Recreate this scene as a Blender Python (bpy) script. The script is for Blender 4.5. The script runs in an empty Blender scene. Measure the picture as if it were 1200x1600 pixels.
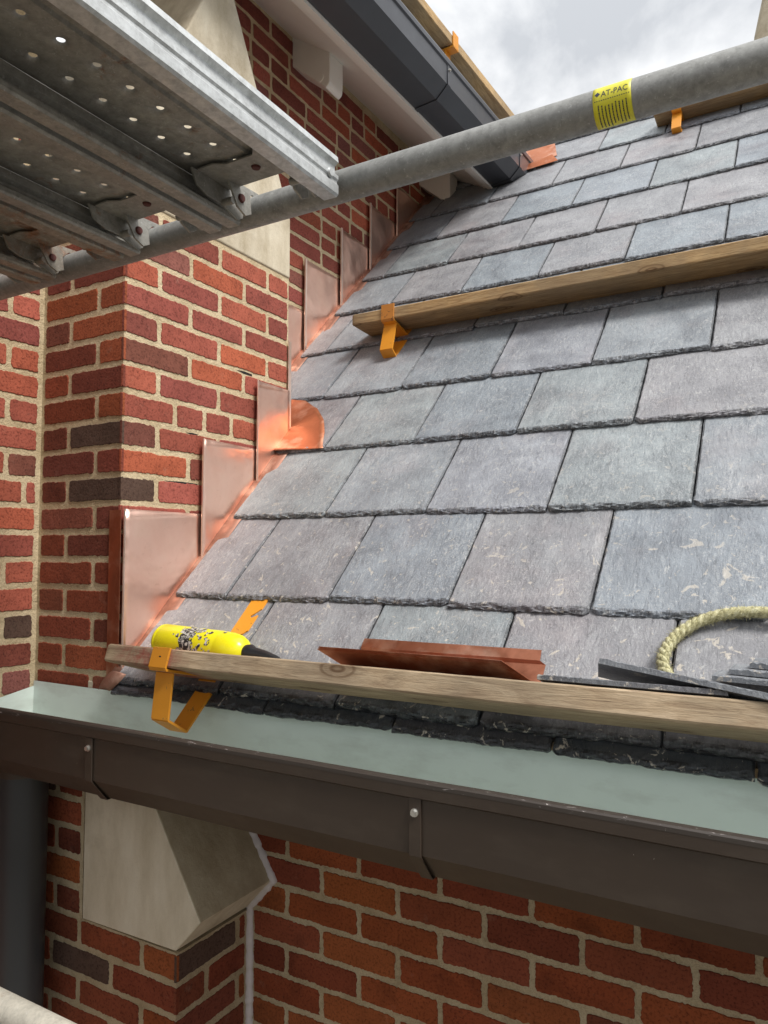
import bpy, bmesh, math, random
import numpy as np
from mathutils import Vector, Matrix, noise
R = math.radians
S2 = math.sqrt(2)
random.seed(7)
scene = bpy.context.scene
COL = scene.collection

# ---------------------------------------------------------------- camera
cam_d = bpy.data.cameras.new('camera')
cam = bpy.data.objects.new('camera', cam_d)
COL.objects.link(cam)
cam_d.sensor_fit = 'VERTICAL'
cam_d.sensor_height = 24.0
cam_d.lens = 24.0 * 1155.0 / 1600.0
cam_d.clip_start = 0.02
cam_d.clip_end = 3000
cam.location = (0, 0, 0)
cam.rotation_euler = (R(90) + math.atan2(66, 1155), 0, math.atan2(669, 1155))
scene.camera = cam

# ---------------------------------------------------------------- sky and sun
SUN_EL, SUN_AZ = R(54), R(103)          # azimuth clockwise from +Y (towards +X)
world = bpy.data.worlds.new('World')
scene.world = world
world.use_nodes = True
wn, wl = world.node_tree.nodes, world.node_tree.links
bg = wn['Background']
bg.inputs['Strength'].default_value = 0.112
sky = wn.new('ShaderNodeTexSky')
sky.sky_type = 'NISHITA'
sky.sun_disc = False
sky.sun_elevation = SUN_EL
sky.sun_rotation = SUN_AZ
tc = wn.new('ShaderNodeTexCoord')
mp = wn.new('ShaderNodeMapping')
mp.inputs['Scale'].default_value = (1.0, 1.0, 2.2)
mp.inputs['Location'].default_value = (0.35, 0.2, 0.6)
wl.new(tc.outputs['Generated'], mp.inputs['Vector'])
cn = wn.new('ShaderNodeTexNoise')
cn.inputs['Scale'].default_value = 2.6
cn.inputs['Detail'].default_value = 9
cn.inputs['Roughness'].default_value = 0.55
cn.inputs['Distortion'].default_value = 0.5
wl.new(mp.outputs['Vector'], cn.inputs['Vector'])
cr = wn.new('ShaderNodeValToRGB')
cr.color_ramp.elements[0].position = 0.40
cr.color_ramp.elements[0].color = (4.3, 4.45, 4.65, 1)
cr.color_ramp.elements[1].position = 0.60
cr.color_ramp.elements[1].color = (8.2, 8.2, 8.15, 1)
wl.new(cn.outputs['Fac'], cr.inputs['Fac'])
mx = wn.new('ShaderNodeMixRGB')
mx.inputs['Fac'].default_value = 0.93
wl.new(sky.outputs['Color'], mx.inputs['Color1'])
wl.new(cr.outputs['Color'], mx.inputs['Color2'])
# an overcast sky is brightest overhead and dull towards the horizon
sz = wn.new('ShaderNodeSeparateXYZ'); wl.new(tc.outputs['Generated'], sz.inputs[0])
er = wn.new('ShaderNodeValToRGB')
er.color_ramp.elements[0].position = 0.0; er.color_ramp.elements[0].color = (0.30, 0.30, 0.31, 1)
er.color_ramp.elements[1].position = 1.0; er.color_ramp.elements[1].color = (1.75, 1.75, 1.75, 1)
e_ = er.color_ramp.elements.new(0.30); e_.color = (0.80, 0.80, 0.81, 1)
e_ = er.color_ramp.elements.new(0.60); e_.color = (1.05, 1.05, 1.05, 1)
wl.new(sz.outputs['Z'], er.inputs['Fac'])
mm = wn.new('ShaderNodeMixRGB'); mm.blend_type = 'MULTIPLY'; mm.inputs['Fac'].default_value = 1
wl.new(mx.outputs['Color'], mm.inputs['Color1']); wl.new(er.outputs['Color'], mm.inputs['Color2'])
wl.new(mm.outputs['Color'], bg.inputs['Color'])

sun_d = bpy.data.lights.new('sun', 'SUN')
sun_d.energy = 2.8
sun_d.angle = R(18)
sun_d.color = (1.0, 0.96, 0.91)
sun = bpy.data.objects.new('sun', sun_d)
COL.objects.link(sun)
sd = Vector((math.sin(SUN_AZ) * math.cos(SUN_EL), math.cos(SUN_AZ) * math.cos(SUN_EL), math.sin(SUN_EL)))
sun.rotation_euler = sd.to_track_quat('Z', 'Y').to_euler()

vs = scene.view_settings
vs.view_transform = 'Standard'
vs.look = 'None'
vs.exposure = 0.5
vs.gamma = 1
scene.render.engine = 'CYCLES'
scene.cycles.use_denoising = True
scene.cycles.max_bounces = 7

# ---------------------------------------------------------------- helpers
class MB:
    """collects faces with a tint each and builds one mesh object"""
    def __init__(s):
        s.v, s.f, s.c, s.m, s.sm = [], [], [], [], []
    def add(s, verts, faces, col=(1, 1, 1, 0.5), mi=0, smooth=False):
        b = len(s.v)
        s.v += [tuple(p) for p in verts]
        for f in faces:
            s.f.append(tuple(i + b for i in f))
            s.c.append(col); s.m.append(mi); s.sm.append(smooth)
        return b
    def box(s, p0, p1, **k):
        x0, y0, z0 = p0; x1, y1, z1 = p1
        v = [(x0,y0,z0),(x1,y0,z0),(x1,y1,z0),(x0,y1,z0),(x0,y0,z1),(x1,y0,z1),(x1,y1,z1),(x0,y1,z1)]
        s.add(v, [(0,3,2,1),(4,5,6,7),(0,1,5,4),(1,2,6,5),(2,3,7,6),(3,0,4,7)], **k)
    def prism(s, poly, fn, a, b, **k):
        """poly of 2D points mapped by fn(u, v, w) with w = a and w = b"""
        n = len(poly)
        v = [fn(p[0], p[1], a) for p in poly] + [fn(p[0], p[1], b) for p in poly]
        f = [tuple(range(n)), tuple(range(2 * n - 1, n - 1, -1))]
        f += [(i, i + n, (i + 1) % n + n, (i + 1) % n) for i in range(n)]
        s.add(v, f, **k)
    def tube(s, pts, r, seg=16, caps=True, smooth=True, **k):
        pts = [Vector(p) for p in pts]
        rs = r if isinstance(r, (list, tuple)) else [r] * len(pts)
        rings = []
        t = (pts[1] - pts[0]).normalized()
        up = Vector((0, 0, 1)) if abs(t.z) < 0.9 else Vector((1, 0, 0))
        nrm = (up - t * up.dot(t)).normalized()
        for i, p in enumerate(pts):
            a = pts[max(0, i - 1)]; b = pts[min(len(pts) - 1, i + 1)]
            t = (b - a).normalized()
            nrm = (nrm - t * nrm.dot(t)).normalized()
            bn = t.cross(nrm)
            rings.append([p + (nrm * math.cos(2*math.pi*j/seg) + bn * math.sin(2*math.pi*j/seg)) * rs[i] for j in range(seg)])
        v = [q for rg in rings for q in rg]
        f = []
        for i in range(len(pts) - 1):
            for j in range(seg):
                a = i*seg + j; b = i*seg + (j+1) % seg
                f.append((a, b, b + seg, a + seg))
        s.add(v, f, smooth=smooth, **k)
        if caps:
            s.add(rings[0], [tuple(range(seg - 1, -1, -1))], **k)
            s.add(rings[-1], [tuple(range(seg))], **k)
    def build(s, name, mats, parent=None, bevel=0, fix=True, solid=0, weld=False):
        me = bpy.data.meshes.new(name)
        me.from_pydata(s.v, [], s.f)
        if not isinstance(mats, (list, tuple)): mats = [mats]
        for m in mats: me.materials.append(m)
        me.polygons.foreach_set('material_index', s.m)
        me.polygons.foreach_set('use_smooth', s.sm)
        at = me.color_attributes.new('Col', 'FLOAT_COLOR', 'CORNER')
        tot = [p.loop_total for p in me.polygons]
        at.data.foreach_set('color', np.repeat(np.array(s.c, dtype=np.float32), tot, axis=0).ravel())
        if fix or weld:
            bm = bmesh.new(); bm.from_mesh(me)
            if weld: bmesh.ops.remove_doubles(bm, verts=bm.verts, dist=1e-5)
            if fix: bmesh.ops.recalc_face_normals(bm, faces=bm.faces)
            bm.to_mesh(me); bm.free()
        me.update()
        o = bpy.data.objects.new(name, me)
        COL.objects.link(o)
        if solid:
            md = o.modifiers.new('solid', 'SOLIDIFY'); md.thickness = solid; md.offset = 0
        if bevel:
            md = o.modifiers.new('bevel', 'BEVEL'); md.width = bevel; md.segments = 2
            md.limit_method = 'ANGLE'; md.angle_limit = R(35)
        if parent is not None: o.parent = parent
        return o

def tag(o, label=None, cat=None, group=None, kind=None):
    if label: o['label'] = label
    if cat: o['category'] = cat
    if group: o['group'] = group
    if kind: o['kind'] = kind
    return o

def thing(name, loc, label, cat, group=None):
    o = bpy.data.objects.new(name, None)
    o.empty_display_size = 0.05
    COL.objects.link(o)
    o.location = loc
    return tag(o, label, cat, group)

def child(o, root):
    """parent o to root keeping world coordinates of its mesh"""
    o.parent = root
    o.matrix_parent_inverse = Matrix.Translation(root.location).inverted()
    return o

def N(x, y=0.0, z=0.0):
    return noise.noise(Vector((x, y, z)))

def RP(x, s, h=0.0):
    """point of the 45 degree slate roof: x along the eave, s up the slope, h above the plane"""
    return (x, (s - h) / S2, s / S2 + h / S2 - 1.457)

# ---------------------------------------------------------------- materials
class NT:
    def __init__(s, name):
        s.mat = bpy.data.materials.new(name)
        s.mat.use_nodes = True
        s.n, s.l = s.mat.node_tree.nodes, s.mat.node_tree.links
        s.b = s.n['Principled BSDF']
        s.tc = s.n.new('ShaderNodeTexCoord')
    def put(s, sock, val):
        if hasattr(val, 'is_linked') or isinstance(val, bpy.types.NodeSocket): s.l.new(val, sock)
        else: sock.default_value = val
    def map(s, scale=(1,1,1), rot=(0,0,0), loc=(0,0,0), src=None):
        m = s.n.new('ShaderNodeMapping')
        m.inputs['Scale'].default_value = scale
        m.inputs['Rotation'].default_value = rot
        m.inputs['Location'].default_value = loc
        s.l.new(src or s.tc.outputs['Object'], m.inputs['Vector'])
        return m.outputs['Vector']
    def noise(s, scale, detail=4, rough=0.55, vec=None, w=None, dist=0, out='Fac'):
        t = s.n.new('ShaderNodeTexNoise')
        if w is not None:
            t.noise_dimensions = '4D'; s.put(t.inputs['W'], w)
        t.inputs['Scale'].default_value = scale
        t.inputs['Detail'].default_value = detail
        t.inputs['Roughness'].default_value = rough
        t.inputs['Distortion'].default_value = dist
        s.l.new(vec or s.tc.outputs['Object'], t.inputs['Vector'])
        return t.outputs[out]
    def voro(s, scale, vec=None, feature='F1', out='Distance'):
        t = s.n.new('ShaderNodeTexVoronoi')
        t.feature = feature
        t.inputs['Scale'].default_value = scale
        s.l.new(vec or s.tc.outputs['Object'], t.inputs['Vector'])
        return t.outputs[out]
    def ramp(s, fac, stops):
        r = s.n.new('ShaderNodeValToRGB')
        e = r.color_ramp.elements
        while len(e) < len(stops): e.new(0.5)
        for k, (p, c) in enumerate(stops):
            e[k].position = p
            e[k].color = (c, c, c, 1) if isinstance(c, (int, float)) else (*c, 1)
        s.l.new(fac, r.inputs['Fac'])
        return r.outputs['Color']
    def mix(s, fac, a, b, mode='MIX'):
        m = s.n.new('ShaderNodeMixRGB'); m.blend_type = mode
        s.put(m.inputs['Fac'], fac)
        for sock, v in ((m.inputs['Color1'], a), (m.inputs['Color2'], b)):
            if isinstance(v, tuple) and len(v) == 3: v = (*v, 1)
            if isinstance(v, (int, float)): v = (v, v, v, 1)
            s.put(sock, v)
        return m.outputs['Color']
    def math(s, op, a, b=0.5):
        m = s.n.new('ShaderNodeMath'); m.operation = op
        s.put(m.inputs[0], a); s.put(m.inputs[1], b)
        return m.outputs[0]
    def attr(s):
        a = s.n.new('ShaderNodeAttribute'); a.attribute_name = 'Col'
        return a.outputs['Color'], a.outputs['Alpha']
    def bump(s, h, strength=0.4, dist=0.002, prev=None):
        b = s.n.new('ShaderNodeBump')
        b.inputs['Strength'].default_value = strength
        b.inputs['Distance'].default_value = dist
        s.l.new(h, b.inputs['Height'])
        if prev is not None: s.l.new(prev, b.inputs['Normal'])
        return b.outputs['Normal']
    def out(s, col=None, rough=0.6, metal=0.0, normal=None, spec=None, coat=None):
        if col is not None:
            s.put(s.b.inputs['Base Color'], (*col, 1) if isinstance(col, tuple) and len(col) == 3 else col)
        s.put(s.b.inputs['Roughness'], rough)
        s.put(s.b.inputs['Metallic'], metal)
        if normal is not None: s.l.new(normal, s.b.inputs['Normal'])
        if spec is not None: s.put(s.b.inputs['Specular IOR Level'], spec)
        if coat: s.put(s.b.inputs['Coat Weight'], coat)
        return s.mat

def m_brick():
    t = NT('brick_red'); c, a = t.attr()
    w = t.math('MULTIPLY', a, 40.0)
    big = t.noise(14, 3, 0.6, w=w)
    fine = t.noise(180, 5, 0.7)
    c = t.mix(t.ramp(big, [(0.3, 0.0), (0.7, 0.8)]), c, t.mix(1, c, (1.4, 1.45, 1.5), 'MULTIPLY'))
    c = t.mix(t.ramp(fine, [(0.36, 1.0), (0.5, 0.0)]), c, t.mix(1, c, (0.5, 0.45, 0.45), 'MULTIPLY'))
    pits = t.voro(230)
    c = t.mix(t.ramp(t.math('ADD', pits, t.math('MULTIPLY', t.noise(30, 2), 0.5)), [(0.30, 0.8), (0.38, 0.0)]), c, (0.035, 0.02, 0.018))
    chalk = t.noise(24, 6, 0.7, w=w)
    c = t.mix(t.ramp(chalk, [(0.60, 0.0), (0.78, 0.22)]), c, (0.45, 0.32, 0.24))
    smk = t.noise(9, 4, 0.65, w=w)
    c = t.mix(t.ramp(smk, [(0.28, 0.65), (0.44, 0.0)]), c, t.mix(1, c, (0.42, 0.40, 0.42), 'MULTIPLY'))
    n = t.bump(fine, 0.6, 0.0022)
    n = t.bump(t.noise(45, 4, 0.6, w=w), 0.6, 0.004, n)
    return t.out(c, 0.9, 0, n, 0.25)

def m_mortar(name='mortar_cream', k=1.0):
    t = NT(name); c, a = t.attr()
    g = t.noise(420, 3, 0.7); b = t.noise(12, 5, 0.6)
    col = t.ramp(b, [(0.3, (0.56*k, 0.44*k, 0.27*k)), (0.7, (0.76*k, 0.63*k, 0.42*k))])
    col = t.mix(t.ramp(g, [(0.35, 0.55), (0.55, 0.0)]), col, t.mix(1, col, (0.55, 0.52, 0.5), 'MULTIPLY'))
    col = t.mix(t.ramp(t.noise(28, 6, 0.7), [(0.30, 0.5), (0.46, 0.0)]), col, t.mix(1, col, (0.62, 0.58, 0.52), 'MULTIPLY'))
    n = t.bump(g, 0.9, 0.0022); n = t.bump(t.noise(70, 5, 0.7), 1.0, 0.006, n)
    return t.out(col, 0.95, 0, n, 0.15)

def m_stone():
    t = NT('limestone'); tint, al_ = t.attr()
    st = t.noise(9, 6, 0.62, vec=t.map((1.6, 1.6, 0.5)))
    col = t.ramp(st, [(0.3, (0.50, 0.43, 0.31)), (0.55, (0.64, 0.57, 0.44)), (0.75, (0.72, 0.66, 0.53))])
    g = t.noise(500, 3, 0.7)
    col = t.mix(t.ramp(g, [(0.33, 0.5), (0.5, 0.0)]), col, t.mix(1, col, (0.7, 0.68, 0.64), 'MULTIPLY'))
    pit = t.voro(190)
    col = t.mix(t.ramp(t.math('ADD', pit, t.math('MULTIPLY', t.noise(12, 3), 0.6)), [(0.30, 0.7), (0.37, 0.0)]), col, (0.22, 0.18, 0.12))
    d = t.noise(3.2, 7, 0.7, vec=t.map((1, 1, 1), loc=(3, 1, 0)))
    col = t.mix(t.ramp(d, [(0.50, 0.0), (0.72, 0.6)]), col, (0.26, 0.2, 0.12))
    col = t.mix(1, col, tint, 'MULTIPLY')
    return t.out(col, 0.9, 0, t.bump(t.noise(60, 5, 0.7), 0.5, 0.003, t.bump(g, 0.5, 0.0015)), 0.2)

def m_slate(dark=False):
    t = NT('slate_dark' if dark else 'slate_grey'); c, a = t.attr()
    w = t.math('MULTIPLY', a, 60.0)
    vec = t.map((1, 1, 1), rot=(R(-45), 0, 0))
    v2 = t.map((2.0, 0.55, 1), rot=(0, 0, R(28)), src=vec)
    cloud = t.noise(9, 5, 0.62, vec=vec, w=w, dist=0.6)
    streak = t.noise(70, 6, 0.72, vec=v2, w=w, dist=1.2)
    col = t.mix(t.ramp(cloud, [(0.3, 0.0), (0.7, 1.0)]), t.mix(1, c, (0.60, 0.61, 0.64), 'MULTIPLY'), t.mix(1, c, (1.22, 1.24, 1.25), 'MULTIPLY'))
    patch = t.ramp(t.noise(7, 4, 0.6, vec=vec, w=w), [(0.38, 0.25), (0.64, 1.0)])
    hair = t.noise(150, 5, 0.75, vec=vec, w=w, dist=2.5)
    col = t.mix(t.math('MULTIPLY', t.ramp(streak, [(0.50, 0.0), (0.66, 0.34)]), patch), col, (0.56, 0.58, 0.59))
    col = t.mix(t.math('MULTIPLY', t.ramp(hair, [(0.54, 0.0), (0.64, 0.55)]), patch), col, (0.60, 0.61, 0.60))
    fleck = t.noise(95, 4, 0.7, vec=t.map((1.5, 0.7, 1), rot=(0, 0, R(50)), src=vec), w=w, dist=3.0)
    fl2 = t.noise(42, 5, 0.72, vec=t.map((1.3, 0.8, 1), rot=(0, 0, R(-35)), src=vec), w=w, dist=2.5)
    col = t.mix(t.ramp(fl2, [(0.60, 0.0), (0.645, 0.42)]), col, (0.60, 0.60, 0.58))
    dk2 = t.noise(38, 6, 0.75, vec=v2, w=w, dist=1.5)
    col = t.mix(t.ramp(dk2, [(0.36, 0.55), (0.43, 0.0)]), col, t.mix(1, col, (0.42, 0.43, 0.46), 'MULTIPLY'))
    col = t.mix(t.math('MULTIPLY', t.ramp(fleck, [(0.63, 0.0), (0.67, 0.7)]), patch), col, (0.66, 0.66, 0.63))
    smear = t.noise(17, 5, 0.7, vec=t.map((1.6, 0.8, 1), rot=(0, 0, R(20)), src=vec), w=w, dist=1.4)
    col = t.mix(t.ramp(smear, [(0.58, 0.0), (0.74, 0.4)]), col, (0.50, 0.51, 0.51))
    col = t.mix(t.ramp(streak, [(0.30, 0.7), (0.44, 0.0)]), col, t.mix(1, col, (0.5, 0.51, 0.55), 'MULTIPLY'))
    # thin pale scratches
    sv = t.map((2.2, 34, 1), rot=(0, 0, R(58)), src=vec)
    sc = t.noise(6, 2, 0.5, vec=sv, w=w, dist=1.2)
    scm = t.math('MULTIPLY', t.ramp(sc, [(0.70, 0.0), (0.76, 1.0)]), t.ramp(t.noise(10, 2, vec=vec, w=w), [(0.5, 0.0), (0.6, 0.8)]))
    col = t.mix(scm, col, (0.55, 0.55, 0.54))
    # purplish brown blotches
    pb = t.noise(5, 4, 0.6, vec=vec, w=w)
    col = t.mix(t.ramp(pb, [(0.52, 0.0), (0.72, 0.45)]), col, t.mix(1, col, (1.12, 0.93, 0.90), 'MULTIPLY'))
    # clay splashes, more of them low on the roof
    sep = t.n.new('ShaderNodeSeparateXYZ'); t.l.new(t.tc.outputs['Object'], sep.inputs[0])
    low = t.ramp(t.math('ADD', sep.outputs['Z'], 0.5), [(0.18, 1.0), (0.75, 0.25), (1.0, 0.1)])
    # dark band along the eave edge: damp plus the board's shade painted in
    damp_shade = t.math('ADD', sep.outputs['Z'], t.math('MULTIPLY', t.noise(16, 5, 0.7, vec=vec), 0.05))
    wm = t.ramp(t.math('ADD', damp_shade, 1.0), [(0.742, 1.0), (0.762, 0.0)])
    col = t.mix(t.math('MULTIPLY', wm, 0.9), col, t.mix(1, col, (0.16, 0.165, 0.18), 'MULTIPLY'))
    sp = t.noise(26, 4, 0.65, vec=vec, w=w, dist=2.0)
    spm = t.math('MULTIPLY', t.ramp(sp, [(0.605, 0.0), (0.64, 1.0)]), low)
    col = t.mix(t.math('MULTIPLY', spm, 0.8), col, (0.60, 0.54, 0.45))
    fine = t.noise(260, 3, 0.6, vec=vec)
    riven = t.noise(34, 7, 0.7, vec=t.map((1.5, 0.8, 1), rot=(0, 0, R(35)), src=vec), w=w, dist=1.0)
    n = t.bump(streak, 0.6, 0.003); n = t.bump(fine, 0.4, 0.0010, n); n = t.bump(riven, 0.7, 0.005, n)
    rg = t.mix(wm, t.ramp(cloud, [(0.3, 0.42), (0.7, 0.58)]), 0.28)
    return t.out(col, rg, 0, n, 0.55)

def m_copper(name, base=(0.86, 0.47, 0.34), rough=0.3, dirt=0.5, dark=(0.36, 0.12, 0.06), metal=1.0):
    t = NT(name)
    cl = t.noise(7, 5, 0.6, vec=t.map((1, 1, 0.6)), dist=1.0)
    col = t.mix(t.ramp(cl, [(0.42, 0.0), (0.75, dirt)]), base, dark)
    st = t.noise(30, 6, 0.75, dist=2.0)
    col = t.mix(t.ramp(st, [(0.58, 0.0), (0.72, dirt * 0.8)]), col, (0.50, 0.2, 0.1))
    col = t.mix(t.ramp(t.noise(15, 4, vec=t.map((1, 1, 1), loc=(5, 5, 5))), [(0.35, 0.3), (0.5, 0.0)]), col, (0.95, 0.7, 0.56))
    rg = t.ramp(cl, [(0.3, rough), (0.7, rough + 0.18)])
    n = t.bump(t.noise(5, 3, 0.5, dist=0.5), 0.5, 0.02)
    n = t.bump(t.noise(160, 3, vec=t.map((1, 1, 0.1))), 0.08, 0.001, n)
    return t.out(col, rg, metal, n)

def m_galv(name, base=(0.42, 0.43, 0.43), rust=0.0, rough=0.5, metal=0.75):
    t = NT(name)
    sp = t.noise(70, 6, 0.72, dist=0.25)
    big = t.noise(7, 4, 0.6)
    b2 = tuple(x * 0.74 for x in base); b3 = tuple(min(1, x * 1.2) for x in base)
    col = t.ramp(sp, [(0.33, b2), (0.5, base), (0.68, b3)])
    col = t.mix(t.ramp(big, [(0.35, 0.45), (0.6, 0.0)]), col, tuple(x * 0.55 for x in base))
    v = t.noise(150, 3, 0.8)
    col = t.mix(t.ramp(v, [(0.60, 0.0), (0.72, 0.5)]), col, (0.6, 0.6, 0.58))
    m = metal
    if rust:
        rm = t.noise(11, 7, 0.75, dist=0.8)
        rf = t.ramp(rm, [(0.62 - rust * 0.16, 0.0), (0.72 - rust * 0.1, 1.0)])
        col = t.mix(rf, col, t.ramp(v, [(0.3, (0.10, 0.035, 0.012)), (0.7, (0.30, 0.12, 0.04))]))
        m = t.math('MULTIPLY', t.math('SUBTRACT', 1.0, rf), metal)
    n = t.bump(sp, 0.25, 0.0015)
    return t.out(col, t.ramp(sp, [(0.3, rough + 0.12), (0.7, rough - 0.06)]), m, n)

def m_paint(name, col, rough=0.4, wear=0.0, wearcol=(0.12, 0.07, 0.04), spec=0.5, dirt=0.25, metal=0.0, specks=0.0):
    t = NT(name)
    n1 = t.noise(8, 5, 0.6)
    c = t.mix(t.ramp(n1, [(0.35, dirt), (0.6, 0.0)]), col, tuple(x * 0.72 for x in col))
    if wear:
        w1 = t.noise(55, 7, 0.75, dist=0.6)
        c = t.mix(t.ramp(w1, [(0.70 - wear * 0.14, 0.0), (0.74 - wear * 0.12, 1.0)]), c, wearcol)
    if specks:
        sp = t.noise(210, 3, 0.7); sm_ = t.ramp(t.noise(6, 3, 0.6), [(0.52, 0.0), (0.62, 1.0)])
        c = t.mix(t.math('MULTIPLY', t.ramp(sp, [(0.73, 0.0), (0.76, 0.9)]), sm_), c, (0.6, 0.56, 0.5))
        ds = t.noise(5, 5, 0.65, vec=t.map((1.5, 1, 4)))
        c = t.mix(t.ramp(ds, [(0.5, 0.0), (0.75, specks)]), c, (0.20, 0.17, 0.13))
    n = t.bump(t.noise(40, 3, 0.5), 0.10, 0.002)
    return t.out(c, t.ramp(n1, [(0.3, rough + 0.1), (0.7, max(0.05, rough - 0.05))]), metal, n, spec)

def m_wood(name, base=(0.30, 0.20, 0.11), dark=(0.13, 0.085, 0.05), light=(0.46, 0.33, 0.19), axis='X', red=False):
    t = NT(name)
    sc = (2.6, 24, 24) if axis == 'X' else (24, 2.6, 24)
    v = t.map(sc)
    g = t.noise(2.4, 9, 0.66, vec=v, dist=1.8)
    g2 = t.noise(16, 4, 0.7, vec=v, dist=0.5)
    big = t.noise(5, 4, 0.6)
    col = t.ramp(g, [(0.28, dark), (0.47, base), (0.68, light)])
    col = t.mix(t.ramp(g2, [(0.56, 0.0), (0.68, 0.55)]), col, dark)
    col = t.mix(t.ramp(big, [(0.40, 0.5), (0.62, 0.0)]), col, (0.215, 0.175, 0.125))
    # knots
    kv = t.map((3.4, 8, 8) if axis == 'X' else (8, 3.4, 8), loc=(0.3, 0.1, 0.2))
    k = t.voro(1.0, vec=kv)
    rings = t.math('SINE', t.math('MULTIPLY', k, 110.0), 0)
    km = t.ramp(k, [(0.11, 1.0), (0.19, 0.0)])
    col = t.mix(t.math('MULTIPLY', km, t.ramp(rings, [(0.0, 0.35), (1.0, 0.85)])), col, (0.105, 0.055, 0.028))
    crk = t.noise(9, 3, 0.6, vec=t.map((0.8, 60, 60) if axis == 'X' else (60, 0.8, 60), loc=(2, 0, 0)), dist=0.3)
    ck = t.ramp(crk, [(0.30, 1.0), (0.35, 0.0)])
    col = t.mix(t.math('MULTIPLY', ck, 0.8), col, (0.05, 0.03, 0.02))
    if red:
        sx = t.n.new('ShaderNodeSeparateXYZ'); t.l.new(t.tc.outputs['Object'], sx.inputs[0])
        xm = t.ramp(t.math('ADD', sx.outputs['X'], 1.3), [(0.05, 0.0), (0.09, 1.0), (0.20, 1.0), (0.27, 0.0)])
        rm = t.math('MULTIPLY', xm, t.ramp(t.noise(22, 5, 0.7), [(0.42, 0.0), (0.6, 0.75)]))
        col = t.mix(rm, col, (0.30, 0.05, 0.04))
    n = t.bump(g, 0.6, 0.002); n = t.bump(g2, 0.6, 0.0014, n); n = t.bump(ck, -0.6, 0.002, n)
    return t.out(col, 0.85, 0, n, 0.2)

def m_plain(name, col, rough=0.6, metal=0.0, spec=0.5):
    t = NT(name)
    n1 = t.noise(60, 4, 0.6)
    c = t.mix(t.ramp(n1, [(0.3, 0.35), (0.65, 0.0)]), col, tuple(x * 0.7 for x in col))
    return t.out(c, rough, metal, t.bump(n1, 0.1, 0.001), spec)

BRICK, MORTAR, STONE = m_brick(), m_mortar(), m_stone()
MORTAR_DARK = m_mortar('mortar_darker', 0.78)  # the cream mortar scaled evenly darker
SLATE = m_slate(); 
COPPER = m_copper('copper_bright', (0.95, 0.64, 0.52), 0.27, 0.3, (0.6, 0.28, 0.18))
COPPER_PAN = m_copper('copper_dull', (0.30, 0.15, 0.105), 0.5, 0.6, (0.12, 0.05, 0.03), 0.6)
COPPER_EDGE = m_copper('copper_hem', (0.95, 0.78, 0.68), 0.38, 0.12)  # paler copper: the highlight on folded edges is put into the colour
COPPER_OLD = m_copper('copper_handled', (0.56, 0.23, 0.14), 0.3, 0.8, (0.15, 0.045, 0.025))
COPPER_SHADE = m_copper('copper_shaded', (0.42, 0.15, 0.085), 0.4, 0.75, (0.12, 0.035, 0.02))  # shade on the leaning leg of the stack is put into this colour
COPPER_FAN = m_copper('copper_orange', (0.52, 0.20, 0.10), 0.45, 0.6, (0.3, 0.1, 0.05))
GALV = m_galv('galvanised_steel', (0.58, 0.60, 0.60), 0.0, 0.5, 0.6)
GALV_DK = m_galv('galvanised_worn_shaded', (0.34, 0.33, 0.30), 0.12, 0.58, 0.5)
GALV_RU = m_galv('galvanised_rusty', (0.30, 0.27, 0.225), 0.8, 0.6, 0.5)
TUBE = m_galv('galvanised_tube', (0.30, 0.30, 0.285), 0.0, 0.55, 0.35)
TUBE_PALE = m_galv('galvanised_tube_pale', (0.55, 0.52, 0.44), 0.2, 0.6, 0.1)
ORANGE = m_paint('orange_enamel', (0.74, 0.30, 0.022), 0.4, 0.55, (0.16, 0.10, 0.05))
ORANGE_RUST = m_paint('orange_enamel_scraped', (0.55, 0.22, 0.04), 0.6, 1.0, (0.07, 0.04, 0.025))
BROWN = m_paint('brown_enamel', (0.050, 0.035, 0.025), 0.42, 0.0, dirt=0.2, specks=0.10)
PALE = m_paint('pale_green_lining', (0.72, 0.80, 0.745), 0.45, 0.0, dirt=0.15, specks=0.25)
BLACK = m_paint('black_enamel', (0.052, 0.056, 0.066), 0.34, 0.0, dirt=0.2)
WHITE = m_paint('white_paint', (0.84, 0.82, 0.77), 0.5, 0.0, dirt=0.12)
YELLOW = m_paint('yellow_enamel', (0.86, 0.78, 0.015), 0.28, 0.12, (0.75, 0.74, 0.68), dirt=0.1)
WOOD = m_wood('weathered_timber', (0.45, 0.335, 0.215), (0.23, 0.155, 0.095), (0.60, 0.47, 0.32), red=True)
WOOD_NEW = m_wood('new_timber', (0.42, 0.27, 0.13), (0.24, 0.14, 0.06), (0.60, 0.42, 0.22))
WOOD_NEW_Y = m_wood('new_timber_along', (0.50, 0.34, 0.17), (0.30, 0.18, 0.08), (0.66, 0.48, 0.27), 'Y')
SEAL = m_plain('sealant_white', (0.62, 0.56, 0.54), 0.7)
STEEL = m_plain('zinc_bolt', (0.75, 0.74, 0.7), 0.3, 0.9)
RUSTY = m_plain('rusty_rivet', (0.10, 0.03, 0.025), 0.7, 0.3)
DARKROLL = m_plain('black_rubber', (0.02, 0.02, 0.022), 0.35)

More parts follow.
